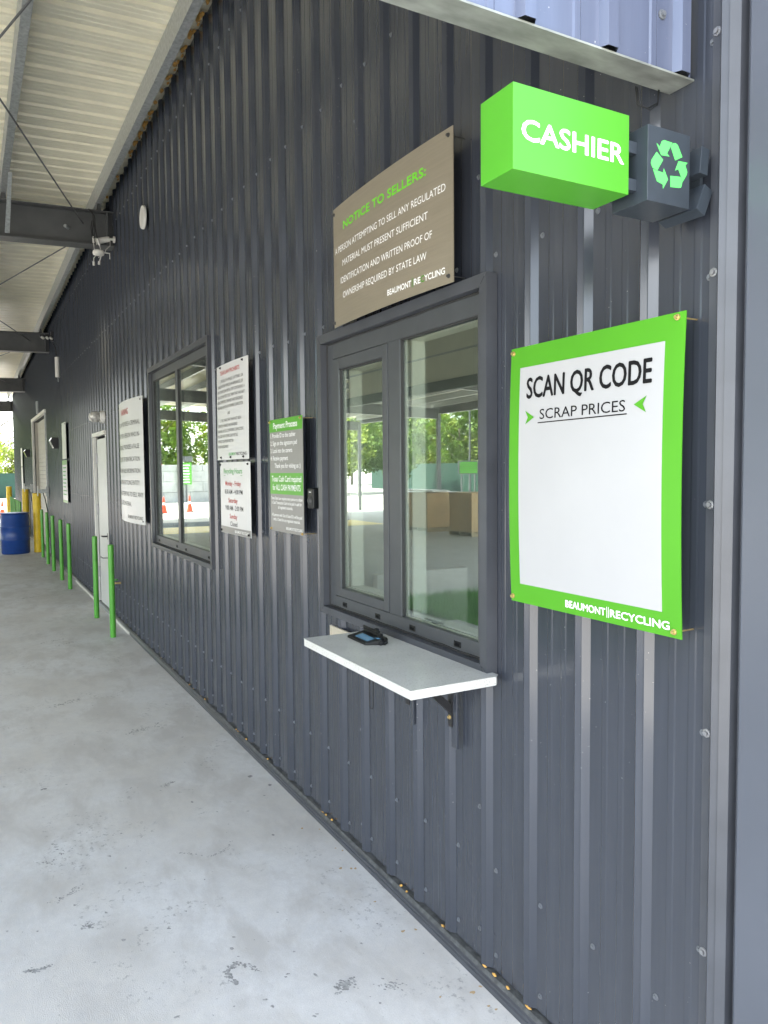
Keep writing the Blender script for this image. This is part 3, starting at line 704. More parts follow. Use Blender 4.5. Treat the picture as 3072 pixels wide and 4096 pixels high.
# ---------------------------------------------------------------- signs
def sign(name, label, x0, x1, z0, z1, m, y=1.47, bow=0.0, vbow=0.0, thick=0.003, skew=0.0):
    root = thing(name, label, 'sign', ((x0 + x1) / 2, 1.5, z0), 'signs screwed to the dark wall')
    def F(dy):
        def f(X, Z):
            u = (X - x0) / (x1 - x0); v = (Z - z0) / (z1 - z0)
            return (X, y - dy - bow * 4 * u * (1 - u) - vbow * 4 * v * (1 - v) + skew * (1 - v), Z)
        return f
    def plate(nm, a, b, c, d, mm, dy, n=14):
        f = F(dy); g_ = F(dy - thick if dy == 0 else dy - .0006); mb = MB(); nz = 10
        top = [[f(a + (b - a) * i / n, c + (d - c) * j / nz) for i in range(n + 1)] for j in range(nz + 1)]
        bot = [[g_(a + (b - a) * i / n, c + (d - c) * j / nz) for i in range(n + 1)] for j in range(nz + 1)]
        mb.loft(top, close=False, smooth=True); mb.loft(bot, close=False, smooth=True)
        ring = [(i, 0) for i in range(n)] + [(n, j) for j in range(nz)] + [(n - i, nz) for i in range(n)] + [(0, nz - j) for j in range(nz)]
        vs = []; fs = []
        for i, j in ring: vs += [top[j][i], bot[j][i]]
        q = len(ring)
        for k in range(q): a_, b_ = 2 * k, 2 * ((k + 1) % q); fs.append((a_, b_, b_ + 1, a_ + 1))
        mb.add(vs, fs); return mb.build(nm, mm, root)
    plate('plate', x0, x1, z0, z1, m, 0)
    def screws(pts, mm):
        for sx, sz in pts:
            p = F(0)(sx, sz); mb = MB(); r = 0.0075
            mb.lathe([(0.0001, -.0095), (0.0045, -.0095), (0.0048, -.004), (r, -.0035), (r, -.0002)], p, 10, 'y', False)
            mb.tube([(p[0], p[1] + thick + .0005, p[2]), (p[0], 1.534, p[2])], .002, 5)
            mb.build('mounting_screw', mm, root)
    return root, F, plate, screws

# QR sign (code left out)
S, F, P_, SC = sign('scrap_price_sign', 'large green and white scan notice, right of the cashier window', -1.872, -1.230, 1.371, 2.140, M_sgreen, bow=0.0, vbow=0.010)
P_('printed_panel', -1.826, -1.286, 1.429, 2.078, M_white, .0008)
mb = MB(); put_text(mb, 'SCAN QR CODE', -1.791, -1.322, 1.985, 0.062, F(.0018), 0.0, fat=.0015)
put_text(mb, 'SCRAP PRICES', -1.731, -1.404, 1.9205, 0.0305, F(.0018), 0.0)
f = F(.0018); mb.add([f(-1.739, 1.909), f(-1.398, 1.912), f(-1.398, 1.915), f(-1.739, 1.912)], [(0, 1, 2, 3)])
mb.build('lettering', M_black, S)
mb = MB(); mb.add([f(-1.796, 1.949), f(-1.756, 1.928), f(-1.795, 1.909), f(-1.784, 1.929)], [(0, 3, 1), (3, 2, 1)])
mb.add([f(-1.335, 1.954), f(-1.376, 1.935), f(-1.336, 1.913), f(-1.347, 1.934)], [(0, 1, 3), (3, 1, 2)]); mb.build('arrow_print', M_sgreen, S)
mb = MB(); put_text(mb, 'BEAUMONT', -1.626, -1.474, 1.3885, 0.0205, F(.0012), 0, fat=.0008); put_text(mb, 'RE', -1.456, -1.421, 1.3885, 0.0205, F(.0012), 0, fat=.0008); put_text(mb, 'CYCLING', -1.418, -1.264, 1.3885, 0.0205, F(.0012), 0, fat=.0008)
f = F(.0012)
for xb in (-1.469, -1.463): mb.add([f(xb, 1.384), f(xb + .002, 1.384), f(xb + .002, 1.413), f(xb, 1.413)], [(0, 1, 2, 3)])
mb.build('logo_lettering', M_whitel, S)
SC([(-1.860, 2.125), (-1.252, 2.128), (-1.250, 1.386), (-1.862, 1.386)], M_brass)

# notice to sellers
S, F, P_, SC = sign('seller_notice_sign', 'brushed taupe metal notice to sellers above the cashier window', -3.140, -2.188, 2.412, 2.929, M_gold, bow=0.018)
mb = MB(); put_text(mb, 'NOTICE TO SELLERS:', -3.02, -2.344, 2.815, 0.034, F(.0012), 0.0, fat=.0014); mb.build('heading_lettering', M_head, S)
mb = MB()
for s_, a, b, z in (('A PERSON ATTEMPTING TO SELL ANY REGULATED', -3.120, -2.229, 2.7275), ('MATERIAL MUST PRESENT SUFFICIENT', -3.035, -2.334, 2.6615), ('IDENTIFICATION AND WRITTEN PROOF OF', -3.057, -2.309, 2.5895), ('OWNERSHIP REQUIRED BY STATE LAW', -3.033, -2.343, 2.5235)):
    put_text(mb, s_, a, b, z, 0.0275, F(.0008), 0.0)
mb.build('lettering', M_whitel, S)
mb = MB(); put_text(mb, 'BEAUMONT', -2.616, -2.443, 2.449, 0.0225, F(.0008), 0, fat=.0008); put_text(mb, 'RE', -2.424, -2.382, 2.449, 0.0225, F(.0008), 0, fat=.0008); put_text(mb, 'YCLING', -2.356, -2.234, 2.449, 0.0225, F(.0008), 0, fat=.0008); mb.build('logo_lettering', M_whitel, S)
mb = MB(); put_text(mb, 'C', -2.380, -2.357, 2.449, 0.0235, F(.0009), .02); f = F(.0009)
for xb in (-2.437, -2.431): mb.add([f(xb, 2.443), f(xb + .002, 2.443), f(xb + .002, 2.476), f(xb, 2.476)], [(0, 1, 2, 3)])
mb.build('logo_accent', M_sgreen, S)
SC([(-3.128, 2.905), (-2.212, 2.905), (-2.212, 2.436), (-3.130, 2.432)], M_dgrey)

# Texas law
x0, x1, z0, z1 = -4.975, -4.342, 1.848, 2.454
S, F, P_, SC = sign('law_notice_sign', 'white notice of fine print with small red heading, above the opening hours sign', x0, x1, z0, z1, M_white2, bow=0.012, skew=-0.006)
wz = lambda v: z1 - v * (z1 - z0); wx = lambda u: x0 + u * (x1 - x0)
mb = MB(); put_text(mb, 'TEXAS LAW PROHIBITS', wx(.15), wx(.79), wz(.105), .026, F(.0008), .012); mb.build('heading_lettering', M_red, S)
mb = MB()
for s_, a, b, v in (('1. THE SALE OF A WHOLE, FLATTENED, OR', .15, .88, .185), ('JUNKED MOTOR VEHICLE, AN APPLIANCE, OR', .04, .88, .24), ('ANY OTHER SCRAP METAL ITEM CONTAINING A', .04, .92, .295), ('LEAD-ACID BATTERY, FUEL TANK THAT HAS NOT', .04, .92, .35), ('BEEN COMPLETELY DRAINED AND RENDERED', .04, .87, .405), ('UNUSABLE, OR PCB-CONTAINING CAPACITOR;', .04, .88, .46), ('AND', .42, .50, .53), ('2. FUEL TANKS THAT HAVE NOT BEEN', .15, .82, .60), ('COMPLETELY DRAINED AND RENDERED', .04, .72, .655), ('UNUSABLE, OR PCB- CONTAINING CAPACITORS', .04, .88, .71), ('INCLUDED WITH OTHER SCRAP METALS', .04, .73, .765), ('WITHOUT OUR PRIOR WRITTEN', .04, .60, .82), ('ACKNOWLEDGEMENT.', .04, .44, .875)):
    put_text(mb, s_, wx(a), wx(b), wz(v), .0195, F(.0008), .0)
mb.build('lettering', M_dgrey, S)
mb = MB(); put_text(mb, 'BEAUMONT', wx(.45), wx(.67), wz(.958), .019, F(.0008), .01); mb.build('logo_accent', M_dkgreen, S)
mb = MB(); put_text(mb, 'RECYCLING', wx(.685), wx(.95), wz(.958), .019, F(.0008), .01); mb.build('logo_lettering', M_black, S)
SC([(wx(.17), wz(.025)), (wx(.87), wz(.025)), (wx(.17), wz(.975)), (wx(.52), wz(.975)), (wx(.88), wz(.975))], M_black)

# opening hours
x0, x1, z0, z1 = -4.942, -4.340, 1.376, 1.832
S, F, P_, SC = sign('opening_hours_sign', 'white opening hours sign with grey foot, directly below the law notice', x0, x1, z0, z1, M_white2, bow=0.006)
mb = MB(); put_text(mb, 'Recycling Hours', wx(.15), wx(.78), wz(.155), .033, F(.0008), .012); f = F(.0008)
mb.add([f(wx(.15), wz(.187)), f(wx(.78), wz(.187)), f(wx(.78), wz(.181)), f(wx(.15), wz(.181))], [(0, 1, 2, 3)]); mb.build('heading_lettering', M_dkgreen, S)
mb = MB()
for s_, a, b, v in (('Monday - Friday', .20, .73, .325), ('Saturday', .31, .62, .56), ('Sunday', .345, .60, .78)): put_text(mb, s_, wx(a), wx(b), wz(v), .030, F(.0008), .014)
mb.build('day_lettering', M_red, S)
mb = MB()
for s_, a, b, v in (('8:30 AM - 4:00 PM', .18, .78, .44), ('9:00 AM - 2:00 PM', .19, .79, .665), ('Closed', .36, .60, .885)): put_text(mb, s_, wx(a), wx(b), wz(v), .030, F(.0008), .010)
mb.build('lettering', M_dgrey, S)
P_('printed_band', x0 + .001, x1 - .001, z0 + .001, z0 + .043, M_sgrey, .0008)
mb = MB(); put_text(mb, 'BEAUMONT RECYCLING', wx(.52), wx(.95), z0 + .014, .017, F(.0016), .01); mb.build('logo_lettering', M_whitel, S)
SC([(wx(.02), wz(.03)), (wx(.95), wz(.03)), (wx(.03), wz(.965)), (wx(.95), wz(.965))], M_black)

# payment process
x0, x1, z0, z1 = -3.998, -3.530, 1.449, 2.052
S, F, P_, SC = sign('payment_process_sign', 'grey payment sign with two green bands, left of the doorbell', x0, x1, z0, z1, M_sgrey)
P_('printed_header', x0 + .0005, x1 - .0005, wz(.112), z1 - .0005, M_sgreen, .0008)
P_('printed_band', x0 + .0005, x1 - .0005, wz(.665), wz(.478), M_sgreen, .0008)
mb = MB()
for s_, a, b, v, c_, bo in (('Payment Process', .13, .86, .083, .033, .012), ('1. Provide ID to the cashier', .035, .81, .165, .025, .008), ('2. Sign on the signature pad', .035, .85, .232, .025, .008), ('3. Look into the camera', .035, .71, .298, .025, .008), ('4. Receive payment', .035, .58, .365, .025, .008), ('Thank you for visiting us :)', .16, .94, .432, .025, .008),
        ('Texas Cash Card required', .06, .955, .553, .032, .010), ('for ALL CASH PAYMENTS', .085, .93, .630, .032, .010), ('Texas State Law requires every person to obtain', .03, .98, .715, .017, .006), ('a Cash Transaction Card to be paid in cash for', .05, .96, .755, .017, .006), ('all regulated materials.', .25, .70, .795, .017, .006),
        ('All persons with Out of State ID\'s will be paid', .05, .965, .865, .017, .006), ('with a Check for any regulated materials.', .09, .91, .905, .017, .006), ('BEAUMONT RECYCLING', .50, .97, .972, .015, .01)):
    put_text(mb, s_, wx(a), wx(b), wz(v), c_, F(.0018), bo)
mb.build('lettering', M_whitel, S)
SC([(wx(.02), wz(.02)), (wx(.95), wz(.02)), (wx(.03), wz(.98)), (wx(.97), wz(.985))], M_brass)

# big warning sign
x0, x1, z0, z1 = -8.620, -7.385, 1.270, 2.488
S, F, P_, SC = sign('warning_sign', 'largest white sign, red heading and widely spaced lines, left of the far window', x0, x1, z0, z1, M_white2, bow=0.05, y=1.465)
mb = MB(); put_text(mb, 'WARNING', wx(.28), wx(.62), wz(.115), .062, F(.0012), .01); mb.build('heading_lettering', M_red, S)
mb = MB()
for s_, a, b, v in (('STATE LAW PROVIDES A CRIMINAL', .05, .94, .21), ('PENALTY FOR A PERSON WHO IN-', .05, .93, .305), ('TENTIONALLY PROVIDES A FALSE', .05, .91, .40), ('DOCUMENT OF IDENTIFICATION', .05, .92, .50), ('OR OTHER FALSE INFORMATION', .05, .92, .595), ('TO A METAL RECYCLING ENTITY', .05, .90, .69), ('WHILE ATTEMPTING TO SELL ANY', .05, .97, .785), ('REGULATED MATERIAL', .05, .66, .865)):
    put_text(mb, s_, wx(a), wx(b), wz(v), .047, F(.0012), 0)
put_text(mb, 'BEAUMONT RECYCLING', wx(.52), wx(.95), wz(.965), .034, F(.0012), .01)
mb.build('lettering', M_dgrey, S)
SC([(wx(.03), wz(.03)), (wx(.96), wz(.025)), (wx(.03), wz(.97)), (wx(.96), wz(.975))], M_black)

# far signs
S, F, P_, SC = sign('far_notice_sign', 'plain white notice beyond the door, upper of the pair', -14.30, -13.72, 2.0, 2.61, M_white2, bow=.01); SC([(-14.25, 2.58), (-13.77, 2.58)], M_black)
S, F, P_, SC = sign('far_price_sign', 'pale green-edged notice beyond the door, lower of the pair', -14.38, -13.70, 1.255, 1.975, M_white2)
P_('printed_header', -14.379, -13.701, 1.90, 1.974, M_sgreen, .0008); P_('printed_band', -14.379, -13.701, 1.256, 1.30, M_sgreen, .0008)
mb = MB(); put_text(mb, 'PRICES', -14.2, -13.85, 1.84, .035, F(.0012), 0)
for i in range(7): put_text(mb, 'METAL - - - -', -14.3, -13.8, 1.78 - i * .06, .028, F(.0012), 0)
mb.v = []; mb.f = []; mb.sm = []
for i in range(8):
    f = F(.0012); zz = 1.84 - i * .065; mb.add([f(-14.3, zz), f(-13.8 - (i % 3) * .06, zz), f(-13.8 - (i % 3) * .06, zz + .02), f(-14.3, zz + .02)], [(0, 1, 2, 3)])
mb.build('printed_rows', M_dkgreen, S)
sign('end_notice_sign', 'white sheet sign near the far wall end, upper of two', -25.75, -25.1, 1.95, 2.50, M_white2)
sign('end_notice_sign', 'white sheet sign near the far wall end, lower of two', -25.75, -25.1, 1.15, 1.93, M_white2)

# cashier box sign
S = thing('cashier_sign', 'bright green box sign reading CASHIER under the canopy mouth', 'sign', (-1.29, 1.29, 2.372))
box('sign_box', M_sign, -1.340, -1.232, .970, 1.286, 2.372, 2.540, S, .0008)
mb = MB(); vs, fs = text_mesh('CASHIER', .004); a = min(v[0] for v in vs); b = max(v[0] for v in vs); kk = (1.270 - .992) / (b - a)
for i, (oy, oz) in enumerate(((0, 0), (.0011, 0), (-.0011, 0), (0, .0008), (0, -.0008))): mb.add([(-1.2315 + .0001 * i, .992 + (v[0] - a) * kk + oy, 2.4335 + v[1] * .0425 / .73 + oz) for v in vs], fs)
mb.build('lettering', M_whitel, S)
# recycling symbol box
S = thing('recycling_symbol_sign', 'dark box sign with light green recycling arrows beside the cashier sign', 'sign', (-1.25, 1.45, 2.36))
M_rbox = mat('dark_slate_sign_paint', (0.030, 0.038, 0.048), 0.36, var=.1, vscale=30)
box('sign_box', M_rbox, -1.309, -1.205, 1.314, 1.446, 2.357, 2.518, S, .0008)
SYM = [[(1.3397, 2.4819), (1.3495, 2.4764), (1.3562, 2.4895), (1.3626, 2.4925), (1.3886, 2.4916), (1.3721, 2.4659), (1.38, 2.4607), (1.3541, 2.4591)], [(1.3835, 2.4832), (1.3912, 2.4914), (1.3991, 2.4929), (1.4057, 2.4901), (1.4208, 2.4669), (1.3984, 2.4556)], [(1.34, 2.4635), (1.3602, 2.4501), (1.3424, 2.4243), (1.3278, 2.4279), (1.3231, 2.4367), (1.325, 2.4441)], [(1.3299, 2.4248), (1.3612, 2.4226), (1.3628, 2.432), (1.3762, 2.4106), (1.361, 2.3885), (1.3603, 2.3973), (1.3422, 2.4013)], [(1.3833, 2.4199), (1.4168, 2.423), (1.4213, 2.4111), (1.418, 2.4006), (1.4114, 2.3981), (1.3845, 2.396)], [(1.409, 2.4561), (1.4384, 2.4575), (1.4305, 2.4506), (1.4374, 2.4374), (1.4349, 2.4297), (1.4218, 2.4121), (1.4162, 2.4265), (1.4085, 2.4386), (1.3983, 2.4336)]]
M_mint = mat('mint_green_print', (0.10, 0.62, 0.13), 0.4)
for P in SYM: MB().prism(P, 'x', -1.2048, -1.2040).build('arrow', M_mint, S)
for z in (2.385, 2.465): box('connector', M_rbox, -1.25, -1.236, 1.287, 1.3138, z, z + .025, S)
def tilted(y0, z0, w_, h_, ang, x0_, x1_):
    c, s_ = math.cos(ang), math.sin(ang); mb = MB()
    pts = [(y0 + a * c - b * s_, z0 + a * s_ + b * c) for a, b in ((-w_ / 2, -h_ / 2), (w_ / 2, -h_ / 2), (w_ / 2, h_ / 2), (-w_ / 2, h_ / 2))]
    mb.prism(pts, 'x', x0_, x1_); return mb.build('mounting_box', M_rbox, S, .0006)
tilted(1.494, 2.472, .026, .060, math.radians(-6), -1.315, -1.204)
tilted(1.496, 2.386, .030, .064, math.radians(-24), -1.315, -1.204)
box('connector', M_rbox, -1.25, -1.236, 1.4465, 1.482, 2.452, 2.476, S); box('connector', M_rbox, -1.25, -1.236, 1.4465, 1.480, 2.375, 2.398, S)
box('connector', M_rbox, -1.27, -1.225, 1.505, 1.514, 2.40, 2.47, S)

# ---------------------------------------------------------------- shelf under the window
S = thing('stone_shelf', 'white speckled stone ledge bracketed to the wall below the cashier window', 'shelf', (-2.4, 1.51, 1.07))
MB().prism([(-2.83, 1.172), (-1.985, 1.172), (-1.985, 1.497), (-2.0, 1.512), (-2.026, 1.512), (-2.83, 1.512)], 'z', 1.070, 1.101).build('slab', M_stone, S, .0025)
for X, dz, t in ((-2.266, 0, 'a'), (-2.57, .0, 'b')):
    br = MB(); br.box(X - .012, X + .012, 1.500, 1.505, .85, 1.069); br.box(X - .012, X + .012, 1.22, 1.4995, 1.064, 1.0695)
    br.prism([(1.499, .90), (1.499, .935), (1.36, 1.0635), (1.325, 1.0635)], 'x', X - .010, X + .010)
    bo = br.build('bracket', M_blkm, S)
    if t == 'a': MB().lathe([(.0001, -.008), (.0045, -.008), (.005, -.003), (.0085, -.002), (.0085, 0)], (X, 1.4995, .885), 10, 'y', False).build('bolt', M_brass, bo)
    box('backing_strip', M_wall, X - .004 + .006, X + .036, 1.5056, 1.514, .775, 1.069, S, .001)
# beige outlet recess beside the shelf
rb = MB(); rb.box(-3.31, -3.02, 1.505, 1.514, 1.028, 1.036); rb.box(-3.31, -3.302, 1.505, 1.514, .95, 1.0275); rb.box(-3.302, -3.02, 1.5115, 1.514, .95, 1.0275)
tag(rb.build('outlet_recess', mat('beige_plate', (0.42, 0.38, 0.30), 0.5)), 'beige cut-out plate tucked under the cashier window at the left end of the shelf', 'wall plate')
# hanging cable loop
cb = MB(); pts = []
for i in range(25):
    a = math.pi * i / 24; pts.append((-2.781 + .016 * math.cos(a) * (1 if i else 1), 1.45, .80 - .018 * math.sin(a)))
cb.tube([(-2.765, 1.45, 1.07), (-2.764, 1.45, .93)] + pts + [(-2.799, 1.45, .93), (-2.793, 1.45, 1.07)], .0022, 6)
tag(cb.build('cable_loop', M_rubber), 'thin black cable loop hanging under the stone shelf', 'cable')
# signature pad
S = thing('signature_pad', 'black signature pad with blue screen and tethered pen on the stone shelf', 'signature pad', (-2.67, 1.37, 1.101))
a_ = [(-2.756, 1.330), (-2.592, 1.326), (-2.560, 1.385), (-2.570, 1.412), (-2.745, 1.412)]
MB().loft([[(p[0], p[1], 1.1015) for p in a_], [(p[0], p[1], 1.110 + (p[1] - 1.33) * .22) for p in a_]]).build('pad_body', M_blk, S, .002)
zz = lambda yy: 1.1115 + (yy - 1.33) * .22
MB().loft([[(x_, y_, zz(y_) - .0006) for x_, y_ in ((-2.712, 1.344), (-2.602, 1.341), (-2.600, 1.374), (-2.712, 1.378))], [(x_, y_, zz(y_) + .0002) for x_, y_ in ((-2.712, 1.344), (-2.602, 1.341), (-2.600, 1.374), (-2.712, 1.378))]]).build('screen', M_lcd, S)
box('button_row', M_lcd, -2.602, -2.584, 1.378, 1.390, 1.1215, 1.1245, S)
MB().box(-2.745, -2.60, 1.398, 1.410, 1.125, 1.137).build('pen_holder', M_blk, S, .001)
MB().tube([(-2.735, 1.395, 1.1445), (-2.600, 1.393, 1.1445)], .0045, 8).build('pen', M_blk, S)
MB().box(-2.655, -2.635, 1.40, 1.412, 1.137, 1.150).build('clip', M_blk, S, .002)
tb = MB(); tb.tube([(-2.600, 1.393, 1.145), (-2.592, 1.385, 1.130), (-2.588, 1.383, 1.118), (-2.583, 1.380, 1.108)], .0016, 5)
for j in range(3):
    pts = [(-2.572 + .016 * math.cos(t * .5 + j) + .004 * j, 1.385 + .011 * math.sin(t * .5 + j), 1.1055 + .0045 * j + .002 * math.sin(t)) for t in range(13)]
    tb.tube(pts, .0032, 6)
tb.tube([(-2.558, 1.402, 1.125), (-2.548, 1.398, 1.114), (-2.556, 1.392, 1.106)], .006, 6)
tb.build('coiled_tether', M_blk, S)

# doorbell
S = thing('doorbell', 'black doorbell with domed button left of the cashier window', 'doorbell', (-3.45, 1.51, 1.585))
box('housing', M_blk, -3.50, -3.432, 1.478, 1.515, 1.588, 1.690, S, .006)
MB().lathe([(.0001, -.010), (.012, -.009), (.019, -.005), (.022, 0)], (-3.466, 1.478, 1.628), 20, 'y').build('button', M_dgrey, S)
mb = MB()
for i in range(5): mb.box(-3.478 + i * .005, -3.4745 + i * .005, 1.4774, 1.4779, 1.668, 1.672)
mb.build('print_mark', M_whitel, S)

# small pieces of foam and grit fallen on the slab
dr = None
DP = [(-2.057, 1.451), (-2.068, 1.49), (-1.976, 1.458), (-1.951, 1.47), (-2.47, 1.416), (-2.456, 1.465), (-2.091, 1.342), (-3.449, 1.404), (-3.398, 1.476), (-3.187, 1.464), (-3.151, 1.483), (-3.01, 1.407), (-2.986, 1.447), (-2.976, 1.464), (-2.702, 1.417)]
n_ = 9; dm = MB(); 
rr = [random.uniform(.7, 1.25) for _ in range(n_)]
dm.loft([[(rr[k] * math.cos(6.283 * k / n_), rr[k] * .75 * math.sin(6.283 * k / n_), 0) for k in range(n_)], [(rr[k] * .8 * math.cos(6.283 * k / n_), rr[k] * .6 * math.sin(6.283 * k / n_), .12) for k in range(n_)]], smooth=True)
M_foamt = mat('tan_foam_blot', (0.50, 0.36, 0.20), 0.8, var=.25, vscale=40)
d0 = dm.build('foam_crumb', M_foamt)
for i, (a, b) in enumerate(DP):
    o = d0 if i == 0 else d0.copy()
    if i: C.objects.link(o)
    s_ = random.uniform(.004, .010) * (1.3 if i in (0, 2, 11) else 1)
    o.location = (a, b, 0.0003); o.scale = (s_, s_, s_ * .6); o.rotation_euler = (0, 0, random.uniform(0, 6))
    tag(o, 'tan crumb of foam dried on the slab beside the wall base', 'foam crumb', 'foam crumbs by the wall base')

# ---------------------------------------------------------------- bollards
def bollard(name, m, h, r, loc, label, cat='bollard', group=None, proto=None):
    if proto: return dup_tree(proto, loc, label)
    S = thing(name, label, cat, loc, group); X, Y_, Z = loc
    MB().lathe([(r, 0), (r, h - .004)], (X, Y_, Z), 28).build('post', m, S)
    MB().lathe([(r * .995, h - .0038), (r * .9, h + .002), (r * .5, h + .006), (.0005, h + .008)], (X, Y_, Z), 28).build('cap', m, S)
    return S
gp = [(-8.53, 1.325, 'nearest green pipe bollard, right of the pale door'), (-9.77, 1.335, 'green pipe bollard just left of the pale door'), (-12.40, 1.325, 'green bollard, nearest of the five in the farther row'), (-13.52, 1.325, 'second nearest green bollard of the farther row of five'), (-14.85, 1.325, 'middle green bollard of the farther row of five'), (-16.02, 1.33, 'fourth green bollard of the farther row, second from the yellow bollard'), (-17.40, 1.35, 'green bollard directly in front of the big yellow bollard')]
gproto = None
for x_, y_, l_ in gp:
    o = bollard('green_bollard', M_greenp, .995, .0305, (x_, y_, 0), l_, 'bollard', 'green pipe bollards along the wall', gproto)
    if gproto is None: gproto = o
names = ['first', 'second', 'third', 'fourth', 'fifth', 'sixth']
for i, x_ in enumerate((-22.5, -23.3, -24.1, -25.1, -26.2, -27.3)):
    bollard('green_bollard', M_greenp, .95, .0305, (x_, 1.225 + .003 * (i % 3), 0), names[i] + ' green bollard from the right in the far cluster beyond the blue drum', 'bollard', None, gproto)
yproto = None
for x_, y_, l_ in ((-18.60, 1.35, 'nearest thick yellow bollard, between the drum and the roll-up door'), (-23.4, 1.42, 'thick yellow bollard right behind the blue drum'), (-28.2, 1.22, 'farthest yellow bollard at the open end of the canopy')):
    o = bollard('yellow_bollard', M_yellow, 1.31, .086, (x_, y_, 0), l_, 'bollard', 'thick yellow bollards', yproto)
    if yproto is None: yproto = o
# blue drum
S = thing('blue_drum', 'blue plastic drum standing on the slab before the yellow bollards', 'drum', (-18.56, .895, 0))
r = .29; prof = [(.02, .0), (r - .02, .0), (r, .03), (r, .29), (r + .008, .30), (r + .008, .32), (r, .33), (r, .57), (r + .008, .58), (r + .008, .60), (r, .61), (r, .84), (r - .02, .875)]
MB().lathe(prof, (-18.56, .895, 0), 40).build('drum_body', M_blue, S)
MB().lathe([(r - .03, .872), (r + .004, .874), (r + .010, .885), (r + .004, .897), (r - .03, .897)], (-18.56, .895, 0), 40).build('rim', M_blue, S)
MB().lathe([(.02, .862), (r - .03, .862), (r - .03, .868), (.02, .868)], (-18.56, .895, 0), 40).build('lid', M_blue, S)

# traffic cones
def cone(loc, label, proto=None, h=.71):
    if proto: return dup_tree(proto, loc, label)
    S = thing('traffic_cone', label, 'traffic cone', loc, 'orange traffic cones in the yard'); X, Y_, Z = loc
    box('base', M_rubber, X - .18, X + .18, Y_ - .18, Y_ + .18, Z, Z + .03, S, .004)
    MB().lathe([(.135, .03), (.105, .20), (.075, .36)], (X, Y_, Z), 24).build('cone_body', M_orange, S)
    MB().lathe([(.0745, .3605), (.055, .47)], (X, Y_, Z), 24).build('collar', M_cone_w, S)
    MB().lathe([(.0545, .4705), (.028, .68), (.022, .71), (.001, .712)], (X, Y_, Z), 24).build('cone_tip', M_orange, S)
    return S
cp = cone((-33.0, -4.25, -.03), 'orange cone mirrored in the left pane of the far window')
cone((-33.6, -5.5, -.03), 'orange cone mirrored in the right pane of the far window', cp)
cone((-33.5, 1.19, -.03), 'orange cone behind the blue drum at the left picture edge', cp)
cone((-44.2, -6.55, 2.09), 'orange cone standing on top of the concrete block wall', cp)

# security cameras at the first rafter end
def seccam(loc, d, label, scale=1.0):
    S = thing('security_camera', label, 'camera', loc, 'white security cameras at the wall'); p = Vector(loc); d = Vector(d).normalized()
    MB().tube([p, p + Vector((0, -.018, 0))], .035, 14).build('mount', M_wpl, S)
    MB().tube([p + Vector((0, -.015, 0)), p + Vector((0, -.05, .0))], .013, 10).build('arm', M_wpl, S)
    b = p + Vector((0, -.055, 0))
    MB().tube([b, b + d * .03, b + d * .15, b + d * .155], .026, 16, r2=.040).build('camera_body', M_wpl, S)
    MB().tube([b + d * .152, b + d * .160], .032, 16).build('lens', M_blk, S)
    return S
seccam((-8.86, 1.512, 4.31), (-.1, -1, -.28), 'white bullet camera at the first beam end under the canopy')
S = thing('cable_junction', 'white camera base dangling from black cables below the first beam', 'camera', (-8.86, 1.33, 4.14))
MB().lathe([(.02, -.028), (.055, -.022), (.062, 0), (.055, .022), (.02, .028)], (-8.84, 1.335, 4.142), 18).build('dangling_base', M_wpl, S)
kk_ = MB(); kk_.tube([(-8.84, 1.39, 4.150), (-8.84, 1.45, 4.150), (-8.84, 1.45, 4.09)], .006, 6); kk_.build('bracket_arm', M_wpl, S)
kb = MB()
kb.tube([(-8.86, 1.25, 4.60), (-8.82, 1.285, 4.56), (-8.82, 1.29, 4.45), (-8.83, 1.277, 4.36), (-8.83, 1.284, 4.30)], .006, 6)
kb.tube([(-8.86, 1.25, 4.60), (-8.81, 1.30, 4.52), (-8.81, 1.305, 4.40), (-8.82, 1.315, 4.33), (-8.82, 1.325, 4.28)], .006, 6)
kb.tube([(-8.82, 1.275, 4.47), (-8.815, 1.262, 4.40), (-8.815, 1.268, 4.30), (-8.815, 1.29, 4.28), (-8.815, 1.300, 4.36), (-8.815, 1.290, 4.47)], .005, 6)
kb.build('black_cable', M_rubber, S)
kw = MB()
kw.tube([(-8.83, 1.284, 4.305), (-8.83, 1.286, 4.24)], .010, 8); kw.tube([(-8.82, 1.325, 4.285), (-8.82, 1.345, 4.22)], .011, 8)
kw.tube([(-8.83, 1.286, 4.24), (-8.83, 1.29, 4.18), (-8.83, 1.32, 4.13)], .0035, 5); kw.tube([(-8.82, 1.345, 4.22), (-8.83, 1.36, 4.15)], .0035, 5)
kw.tube([(-8.85, 1.46, 4.30), (-8.83, 1.455, 4.23), (-8.83, 1.41, 4.18), (-8.83, 1.385, 4.12), (-8.83, 1.33, 4.09)], .004, 5)
kw.tube([(-8.83, 1.31, 4.11), (-8.83, 1.285, 4.08), (-8.83, 1.281, 4.02)], .004, 5); kw.tube([(-8.83, 1.36, 4.11), (-8.83, 1.345, 4.06), (-8.83, 1.338, 4.03)], .006, 5)
kw.tube([(-8.83, 1.281, 4.04), (-8.83, 1.281, 4.00)], .012, 6); kw.tube([(-8.83, 1.338, 4.05), (-8.83, 1.334, 4.015)], .012, 6)
kw.build('white_cable', M_wpl, S)
tag(MB().tube([(-8.80, 1.00, 4.372), (-8.85, 1.04, 4.366)], .018, 10).build('beam_fixing', M_galv), 'small metal fixing on the web of the first beam', 'bolt')
